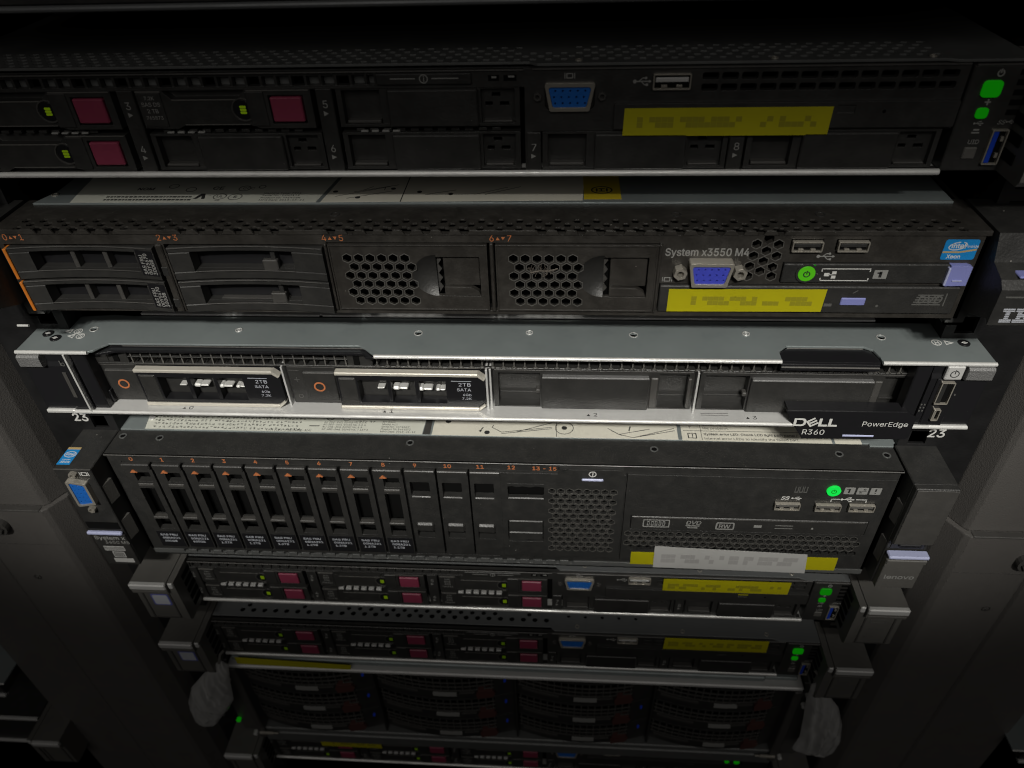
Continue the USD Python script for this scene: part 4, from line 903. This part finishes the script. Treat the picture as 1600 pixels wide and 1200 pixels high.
    t = M().face(rrect(194.4, 200, 69.2, 74.4, .5).difference(sbox(196.6, 70, 197.6, 73.4).union(sbox(195.6, 72.6, 196.6, 73.2))), -.9, -.8)
    t.face(rrect(201.2, 207, 69.2, 74.4, .5).difference(unary_union([sbox(202, 71.4, 206.2, 71.9), sbox(202.6, 70, 204, 71), sbox(204.4, 72.4, 205.8, 73.4)])), -.9, -.8)
    t.face(rrect(208.2, 214, 69.2, 74.4, .5).difference(sbox(210.6, 71.4, 211.5, 73.6).union(sbox(210.6, 70, 211.5, 70.8))), -.9, -.8)
    part(o, 'status_icon', t, 'grey_print')
    t = M()
    for k in range(3): t.face(rrect(168+k*2.4, 170+k*2.4, 69.4, 74.2, .3).difference(sbox(168.4+k*2.4, 70.2, 169.5+k*2.4, 74.3)), -.9, -.8)
    part(o, 'slot_mark', t, 'dim_print')
    for x, z in ((166, 59.1), (188.3, 58.8), (206.5, 59.1)): usb(o, x, z, 14, 5.2, -1.2, 'grey_plastic')
    t = M().text('SS', 2.6, 161.6, 63.6, -.85, True, shear=.2); usb_icon(t, 170.4, 64.8, 2.4, -.8); usb_icon(t, 198, 64.8, 3.2, -.8)
    t.box(189, 193.8, -.85, -.8, 64.6, 65.1).box(189, 189.5, -.85, -.8, 62.6, 65).box(202.4, 208.4, -.85, -.8, 64.6, 65.1).box(207.9, 208.4, -.85, -.8, 62.6, 65)
    part(o, 'socket_icon', t, 'white_print')
    # toothed strip below the drives
    part(o, 'bottom_strip', M().face(minus(sbox(-221, -1.6, 222, 2.8), [rrect(-201+i*8.2, -198+i*8.2, .2, 3.2, .6) for i in range(31)]), -.6, 1.6).box(-221, 222, -.6, 12, -1.8, -.8), 'dark_steel')
    # paper labels along the foot
    tape(o, 82.9, 98, 2.6, 14.2, -.85, printed=False); tape(o, 186.5, 205.4, 2.2, 14.0, -.85, printed=False)
    tp = Polygon([(96.9, .6), (188.6, -.8), (186.6, 16.6), (170, 17.4), (110, 19.8), (96.4, 20.6)])
    w = part(o, 'white_label', M().face(tp, -1.5, -1.1), 'white_tape')
    m = M(); r2 = random.Random(4)
    for i in range(28):
        for k in range(2):
            if r2.random() < .6: m.box(101+i*2.9, 103.8+i*2.9, -1.54, -1.48, 5.6+k*4, 9.4+k*4)
    part(w, 'faded_print', m, 'white_tape_print')
    # rack ears: sockets on the left one, maker plate on the right one
    Y = -13.5
    e = part(o, 'rack_ear', M().box(-244.6, -222.6, Y, 20, 4.5, 87.5, .5), 'matt_black')
    part(e, 'ear_edge', M().box(-244.4, -222.8, Y-.25, Y+.4, 87.0, 87.6, .2), 'mid_grey_plastic')
    vga(e, -233.4, 70, 17.5, 8.2, Y, 'vga_blue', upright=True, post='connector_metal', post_r=2.2, gap=14.2, deep=3)
    t = M(); monitor_icon(t, -227.5, 84, 3.2, Y); part(e, 'socket_icon', t, 'white_print')
    s = part(e, 'processor_sticker', M().top(Polygon([(-246, -10), (-236.6, -10), (-236.6, 4), (-246, 4)]).intersection(sbox(-244.4, -12, -236.2, 4)), 87.52, 87.6), 'sticker_blue')
    part(s, 'gold_band', M().top(sbox(-244.4, 2.2, -236.6, 4), 87.6, 87.64), 'sticker_gold')
    el = lambda a, b: Polygon([(-240.4+a*math.cos(q), -1.8+b*math.sin(q)) for q in np.linspace(0, 6.283, 24)])
    part(s, 'sticker_print', M().top(el(3.5, 2.4).difference(el(3.1, 2.0)), 87.6, 87.66).ttop('intel', 1.9, -240.4, -2.6, 87.6, True, 'c').ttop('XEON', 1.5, -240.4, -8.6, 87.6, True, 'c').box(-243, -238, -6, -5.7, 87.6, 87.65), 'white_print')
    part(e, 'release_notch', M().box(-243.6, -223.6, Y-.3, Y+.2, 37.2, 43), 'shade_black')
    part(e, 'blue_pull', M().box(-245, -223, Y-2.6, Y, 33.6, 36.0, .7), 'pale_blue_plastic')
    fp = part(e, 'pull_out_tab', M().box(-243.8, -222.8, Y-1, Y+4, 4.0, 33, .4), 'black_plastic')
    t = M().text('System x', 3.1, -243, 28.2, Y-1.04, True, wide=1.05).text('3650 M5', 2.6, -237.6, 24.4, Y-1.04, wide=1.0)
    part(fp, 'model_name', t, 'grey_print')
    m = M().box(-240.4, -227.4, Y-1.06, Y-.98, 17.6, 21.8).box(-236.6, -229, Y-1.06, Y-.98, 11.2, 16.6).box(-238, -225.4, Y-1.06, Y-.98, 6.4, 10.2)
    part(fp, 'serial_label', m, 'white_tape')
    m = M()
    for k in range(18): m.box(-240+k*.7, -239.7+k*.7, Y-1.1, Y-1.05, 18.2, 21.2)
    for k in range(9): m.box(-236+k*.75, -235.6+k*.75, Y-1.1, Y-1.05, 11.8, 16)
    part(fp, 'serial_print', m, 'ink')
    part(e, 'ear_window', M().top(Polygon([(-222.7, -12), (-220.9, -4.5), (-222.7, -4.5)]), 57, 72).top(Polygon([(-222.7, -12), (-220.9, -4.5), (-222.7, -4.5)]), 25, 42), 'grey_plastic')
    e = part(o, 'rack_ear', M().box(223.4, 246, Y+3.4, 20, 4.5, 87.5, .5).box(223.6, 245.8, Y, Y+4, 43, 87.5, .5), 'matt_black')
    part(e, 'ear_plate', M().box(224.2, 245.4, Y-.5, Y, 43.6, 86.8, .3), 'mid_grey_plastic')
    part(e, 'release_notch', M().face(Polygon([(225.5, 42.6), (244, 42.6), (244, 36), (225.5, 36)]), Y+3, Y+3.6).box(229, 241, Y+1, Y+3.4, 38.6, 41.4, .5), 'gloss_black')
    part(e, 'blue_pull', M().box(224, 246.2, Y-2.6, Y+3, 32.8, 35.2, .7), 'pale_blue_plastic')
    fp = part(e, 'pull_out_tab', M().box(224.2, 245.8, Y-1, Y+4, 5, 30.6, .4).box(224.4, 246.4, Y-1.6, Y+2, 27.2, 30.8, .5), 'grey_plastic')
    part(fp, 'maker_name', M().text('lenovo', 3.4, 235, 13.8, Y-1.05, True, 'c', wide=1.15), 'grey_print')
    part(e, 'ear_window', M().top(Polygon([(223.6, -10), (223.6, -3), (222.2, -3)]), 54, 70).top(Polygon([(223.6, -10), (223.6, -3), (222.2, -3)]), 22, 40), 'mid_grey_plastic')
    return o

# ------------------------------------------------------------------ drive enclosure near the foot
def enclosure(at):
    o = thing('drive_enclosure', at, 'dark drive enclosure with twelve bowed drives, russet latches and small blue lights', 'drive enclosure')
    part(o, 'chassis', M().box(-216, 217, 16, 640, 1, 110), 'shade_black')
    part(o, 'top_rail', M().box(-217, 218, -6, 30, 106, 110, 1), 'silver_plate')
    part(o, 'rail_ledge', M().box(-214, 190, -2, 30, 110.4, 116, 1).box(190, 214, 0, 30, 110.4, 114, .6), 'galvanised_steel')
    part(o, 'bottom_rail', M().box(-214, 216, -5, 20, -12, 2, 1).box(-214, 216, -3, 16, 2, 6, .8), 'dark_steel')
    for x in (-60, -36, 88): part(o, 'rail_symbol', M().face(ring(x, 4, 1.6, .4, 3), -3.3, -2.9), 'dim_print')
    part(o, 'bay_back', M().box(-216, 217, 14, 16, 2, 108), 'shade_black')
    cols = ((-214, -107.6), (-105.6, 4.2), (6, 111.4), (113.4, 217))
    for ci, (x0, x1) in enumerate(cols):
        part(o, 'bay_post', M().box(x1+.2, x1+1.6, -1, 12, 6, 106), 'matt_black') if ci < 3 else None
        mid, hw = (x0+x1)/2, (x1-x0)/2
        bow = lambda v: np.c_[v[:, 0], v[:, 1]-8.5*np.maximum(0, 1-((v[:, 0]-mid)/hw)**2)+3, v[:, 2]]
        for r in range(3):
            z0 = 9+(2-r)*31.5; z1 = z0+30
            def slab(m, a, b, ya, yb, za, zb, n=10):
                xs = np.linspace(a, b, n+1)
                for i in range(n): m.box(xs[i], xs[i+1], ya, yb, za, zb)
            m = M(); slab(m, x0, x1, .8, 4, z0, z0+11); slab(m, x0, x1, .8, 4, z1-2, z1)
            slab(m, x1-16, x1, .8, 4, z0+11, z1-2, 3)
            c = part(o, 'drive_carrier', m.bend(bow), 'black_plastic')
            m = M()
            for k in range(3): slab(m, x0+1, x1-16, .4, 1.6, z0+11+k*5.4, z0+12.2+k*5.4)
            for k in range(17):
                x = x0+2+k*(x1-x0-20)/16; m.box(x, x+1.1, .6, 1.6, z0+11, z1-2)
            part(c, 'drive_mesh', m.bend(bow), 'mid_grey_plastic')
            part(c, 'mesh_shade', M().box(x0+1, x1-1, 9, 10, z0+1, z1-1), 'shade_black')
            m = M(); slab(m, x0+4, x0+hw*.62, .2, 1, z0+6.4, z0+9.4, 5); part(c, 'handle_edge', m.bend(bow), 'mid_grey_plastic')
            m = M(); slab(m, x0+hw*.84, x0+hw*1.18, -.3, 1, z0+5, z0+9.2, 4); part(c, 'name_strip', m.bend(bow), 'grey_print')
            m = M().face(Polygon([(x1-29, z0+1), (x1-17, z0+1), (x1-15, z0+6), (x1-17, z0+11), (x1-28, z0+13), (x1-30, z0+8)]), -1.2, 3).bend(bow); part(c, 'release_latch', m, 'russet_plastic')
            m = M().box(x1-43, x1-31, -.6, 1, z0+8.6, z0+9.6).bend(bow); part(c, 'latch_wire', m, 'mid_grey_plastic')
            if not (ci == 3 or (ci == 2 and r == 0)): part(c, 'drive_light', M().face(rrect(x1-8.2, x1-6.6, z0+18, z0+21.4, .7), -.2, 1).bend(bow), 'led_blue')
    for sx in (-1, 1):
        m = M().box(212.5, 219, -6, 14, -6, 104, .8).box(221, 237, 2, 12, -8, 104, .8)
        m2 = M().box(218.5, 221.4, -2, 4, -4, 103, .6)
        m3 = M().tube([(205, -6, 3), (217, -6, 3)], 1.5).tube([(201, -6, 3), (206, -6, 3)], .9)
        heads = [(222.6, 100), (227.5, 88), (222.4, 86), (221, 2)]
        if sx < 0: m.mirror(); m2.mirror(); m3.mirror()
        b = part(o, 'ear_channel', m, 'mid_grey_plastic'); part(b, 'channel_web', m2, 'gloss_black'); part(b, 'locking_pin', m3, 'connector_metal')
        for x, z in heads: part(b, 'channel_screw', M().tube([(sx*x, -7.5, z), (sx*x, -4, z)], 1.9, 10), 'bright_steel')
    part(o, 'ear_light', M().face(circ(-236, 11, 1.9, 5), -1, 1.8), 'led_green')
    return o

# ------------------------------------------------------------------ build everything
S3 = 'servers with magenta drive buttons'
rack_z = dict(hp1=130.9, ibm=67.4, dell=0, len=-119.4, hp2=-182.3, hp3=-251.1)
def hps():
    hp_server((-7.8, 8.9, 130.9), 'dim black server on the top level with three magenta buttons and a wide yellow label', S3, (1, 2, 3), 'led_lime', (68.0, 148, 15.6, 26.6, -1.65), left_badge=None, right_badge=None, seed=2)
    hp_server((4.9, 9.2, -182.3), 'slim black server with six magenta buttons directly under the tall numbered server', S3, (1, 2, 3, 4, 5, 6), 'led_lime', (101, 181, 26, 40.6, -1.3), small_text=('10K', 'SAS', '600', '781516'), seed=3, view='low')
    hp_server((1.8, 8.7, -251.1), 'slim black server with six magenta buttons just above the drive enclosure', S3, (1, 2, 3, 4, 5, 6), 'led_lime_dim', (111, 183, 29.6, 43.4, -1.5), small_text=('10K', 'SAS', '600', '781516'), seed=4, view='low')
    h = hp_server((1.0, 9, -424), 'deeply shadowed server under the drive enclosure, with two round green lamps', S3, (1, 2, 3, 4, 5, 6), 'led_lime_dim', (-169, -115, 28, 41, -1.8), left_badge=None, right_badge=None, seed=5, led_row=True, view='low')
    return h
hps()
ibm_server((-2.8, -3.1, 67.4))
dell_server((0, 0, 0))
lenovo_server((-1.2, .7, -119.4))
enclosure((1, 9, -371))
# yellow label on the ledge above the drive enclosure
m = M().face(Polygon([(-209, -8), (-121, -10.6), (-119.5, -4), (-209, .8)]), -3.2, -3.0)
solo('paper_label', m, 'yellow_tape', (2, 7, -251.1), 'long dim yellow label strip on the ledge above the drive enclosure, left side', 'label')
# server above, only its lower edge in the picture
o = thing('rack_server', (0, 9, 196), 'server above all the others, only its grey lower edge showing', 'server')
part(o, 'chassis', M().box(-216, 216, 6, 620, 1, 43), 'matt_black')
part(o, 'lower_lip', M().tube([(-217, 0, 0), (196, 0, 0)], 1.3, 10).box(-217, 196, 0, 12, -.9, .8), 'lid_grey')
part(o, 'front_frame', M().box(-217, 217, 0, 6, 1.4, 43, .4), 'black_plastic')

# ------------------------------------------------------------------ the rack itself
for sx, lab in ((-1, 'black mounting rail with a white 23 at the left of the servers'), (1, 'black mounting rail with a white 23 at the right of the servers')):
    o = thing('mounting_rail', (0, 0, 0), lab, 'rail')
    holes = [sbox(228.2, z, 237.4, z+9.4) for z in np.arange(-460, 240, 14.82)]
    m = M().face(minus(sbox(223, -470, 266, 300), holes), 20, 22).box(223, 224.6, 22, 60, -470, 300).box(264.4, 266, 22, 60, -470, 300)
    if sx < 0: m.mirror()
    r = part(o, 'rail_strip', m, 'rail_paint')
    part(o, 'unit_number', M().text('23', 5.6, sx*243.4+(0 if sx < 0 else -2.2), -24.9, 19.95, True, 'c', shear=0 if sx < 0 else .0), 'white_print')
def post(name_label, sx, x_in, x_out, inner):
    o = thing('rack_post', (0, 0, 0), name_label, 'post')
    a, b = x_in, x_out
    prof = lambda y, k: Polygon([(a, y), (b, y), (b, y+60), (a-16+k, y+60), (a-16+k, y+34), (a-10+k, y+13), (a-3+k*.3, y+2.2)])
    m = M(); P_ = prof(5, 0); m.top(P_, -620, -89.2); 
    if sx < 0: m.mirror()
    lo = part(o, 'lower_panel', m, 'post_paint')
    m = M().top(prof(9.5, 1.5), -89, 420)
    if sx < 0: m.mirror()
    part(o, 'upper_panel', m, 'post_paint')
    m = M().box(a+1, b, 4.6, 9, -90.2, -88.6, .4)
    if sx < 0: m.mirror()
    part(o, 'panel_edge', m, 'mid_grey_plastic')
    m = M().box(a+1, b, 4.9, 5.2, -122.6, -122.2)
    if sx < 0: m.mirror()
    part(o, 'panel_seam', m, 'mid_grey_plastic')
    hx, hz = (a+38, -109) if sx > 0 else (a+33, -103)
    m = M().tube([(hx, 1, hz), (hx, 6, hz)], 6.2, 18).tube([(hx, -.5, hz), (hx, 2, hz)], 4.2, 6)
    if sx < 0: m.mirror()
    part(o, 'post_bolt', m, 'mid_grey_plastic')
    hx, hz = a+33, -158
    m = M().face(ring(hx, hz, 2.6, .8, 6), 4.6, 5.2).face(circ(hx+.6, hz-.6, 1.1, 4), 4.3, 5.2)
    if sx < 0: m.mirror()
    part(o, 'dimple', m, 'mid_grey_plastic')
post('dark brown-black rack post at the left edge with a lone bolt hole', -1, 289, 340, True)
post('dark brown-black rack post at the right edge with a large bolt head', 1, 277, 321, True)
def outer(sx, a, b, lab):
    m = M().top(Polygon([(a, 16), (a+6, 9.6), (b, 9.6), (b+2, 12), (b+2, 60), (a, 60)]), -620, 420)
    if sx < 0: m.mirror()
    solo('rack_post', m, 'post_paint', (0, 0, 0), lab, 'post')
outer(-1, 341.4, 400, "next cabinet's dark post beyond the narrow slit at lower left")
outer(1, 322.6, 389, "next cabinet's dark post beyond the narrow slit at lower right")
m = M().box(-268, 268, 660, 664, -620, 420).box(-290, -268, 62, 664, -620, 420).box(268, 290, 62, 664, -620, 420)
solo('cabinet_lining', m, 'rail_paint', (0, 0, 0), None, None, kind='structure')

# neighbouring cabinet's equipment, past the posts
def neighbour(cx, z, lab, latch=True, silver=False, left=True):
    o = thing('rack_server', (cx, 9, z), lab, 'server', None)
    part(o, 'chassis', M().box(-216, 216, 0, 500, .5, 42.5, .5), 'black_plastic')
    part(o, 'front_lip', M().box(-216, 216, -2, 3, -1, 2.4, .6).box(-216, 216, -1, 2, 40, 43, .5), 'silver_plate')
    if silver: part(o, 'top_plate', M().top(Polygon([(-241, -12), (241, -12), (241, 8), (224, 30), (-224, 30), (-241, 8)]), 41, 42.4), 'galvanised_steel')
    if silver: part(o, 'plate_edge', M().box(-241, 241, -12.8, -11.6, 40.6, 42.4, .4), 'bright_steel')
    if latch: hp_ear(o, 1 if left else -1, None)
neighbour(-648, -334, "grey steel topped server in the next cabinet, its corner just showing", latch=False, silver=True)
neighbour(-640, -418, "server with a grey latch block in the next cabinet, bottom left corner")
neighbour(628, -368, "silver edged server in the next cabinet, seen past the slit post", latch=False, silver=True, left=False)

# clear bags hung from the enclosure's ears
def bag(pts, at, lab, seed, flip=False):
    poly = Polygon(pts).buffer(-1).buffer(1)
    rng = np.random.default_rng(seed)
    x0, z0, x1, z1 = poly.bounds; n = 26; k = 40
    grid, vid = {}, []
    V = []
    rows = []
    for j in range(k+1):
        z = z1-(z1-z0)*(j+.02)/(k+.04)
        line = poly.intersection(sbox(x0-5, z-.01, x1+5, z+.01)); a, _, b, _ = line.bounds if not line.is_empty else (x0, 0, x0, 0)
        rows.append((z, a, b))
    F, B = [], []
    for j, (z, a, b) in enumerate(rows):
        for i in range(n+1):
            s = i/n; x = a+(b-a)*s
            t = max(0., 4*s*(1-s))**.6*min(1, (b-a)/18)*(.35+.65*math.sin(math.pi*min(1, .08+j/k)))
            nz = meshkit.fbm(np.array([x*.11+seed, z*.07, seed*3.1]), 3, seed)-.5
            nf = meshkit.noise(np.array([x*.35+seed, z*.12, 2.]), seed)-.5
            rg = 1-abs(2*meshkit.noise(np.array([x*.16-z*.07+seed, z*.05+x*.03, 7.]), seed+4)-1)
            F.append((x, -7*t-3.5*nz*t-.6*nf*t-2.5*t*rg**4-6.5*t*(meshkit.noise(np.array([x*.55+z*.06+seed, z*.025, 1.]), seed+9)-.5), z)); B.append((x, 4*t+6*nz*t, z))
    Fc = []
    off = len(F)
    for j in range(k):
        for i in range(n):
            a, b, c, d = j*(n+1)+i, j*(n+1)+i+1, (j+1)*(n+1)+i+1, (j+1)*(n+1)+i
            Fc += [(a, d, c), (a, c, b), (off+a, off+c, off+d), (off+a, off+b, off+c)]
    o = thing('plastic_bag', at, lab, 'bag', None)
    part(o, 'bag_film', M().add(np.array(F+B), Fc), 'polythene', smooth=True)
    m = M()
    cx = (x0+x1)/2; cz = z0+(z1-z0)*.30
    for q in range(5):
        a = rng.uniform(-1, 1, 3); m.tube([(cx+a[0]*5, -1+a[1], cz+a[2]*9), (cx+a[0]*5+rng.uniform(-5, 5), 0, cz+a[2]*9-rng.uniform(3, 8))], 1.3, 6)
    part(o, 'loose_screw', m, 'dark_steel')
    part(o, 'bag_neck', M().tube([((rows[2][1]+rows[2][2])/2, -1, z1-2), ((rows[0][1]+rows[0][2])/2, 2, z1+5), ((rows[0][1]+rows[0][2])/2+(3 if not flip else -3), 4, z1+8)], 1.1, 6), 'grey_plastic')
bag([(-211, -240), (-207, -246), (-212, -268), (-217, -297), (-225, -312), (-232, -322), (-245, -342), (-254, -345), (-261, -337), (-257, -306), (-247, -282), (-232, -262), (-219, -246)], (0, -5, 0), 'clear plastic bag of loose screws hanging at the left end of the drive enclosure', 3)
bag([(217, -238), (221, -236), (230, -250), (243, -270), (252, -296), (257, -322), (256, -340), (250, -349), (243, -345), (238, -333), (234, -338), (228, -341), (223, -336), (225, -316), (222, -290), (218, -262)], (0, -5, 0), 'clear plastic bag with two lobes hanging at the right end of the drive enclosure', 8, True)

# tuft of lint caught on the hexagon grille
m = M(); rng = np.random.default_rng(5)
for k in range(26):
    b = np.array([rng.uniform(26, 37), -1.6, 23.6+rng.uniform(-.8, 1.6)]); d = np.array([rng.uniform(-2.5, 2.5), rng.uniform(-1.5, -.2), rng.uniform(-2, 3.6)])
    m.tube([b, b+d*.5+rng.uniform(-.4, .4, 3), b+d], .09, 4)
m.tube([(26, -1.7, 23.2), (30, -2.1, 24.4), (34, -2, 24.2), (38, -1.8, 25.4)], .3, 5)
solo('dust_tuft', m, 'lint', (-2.8, -3.1, 67.4), 'pale feathery tuft of dust caught on a hexagon vent of the orange tabbed server', 'dust')
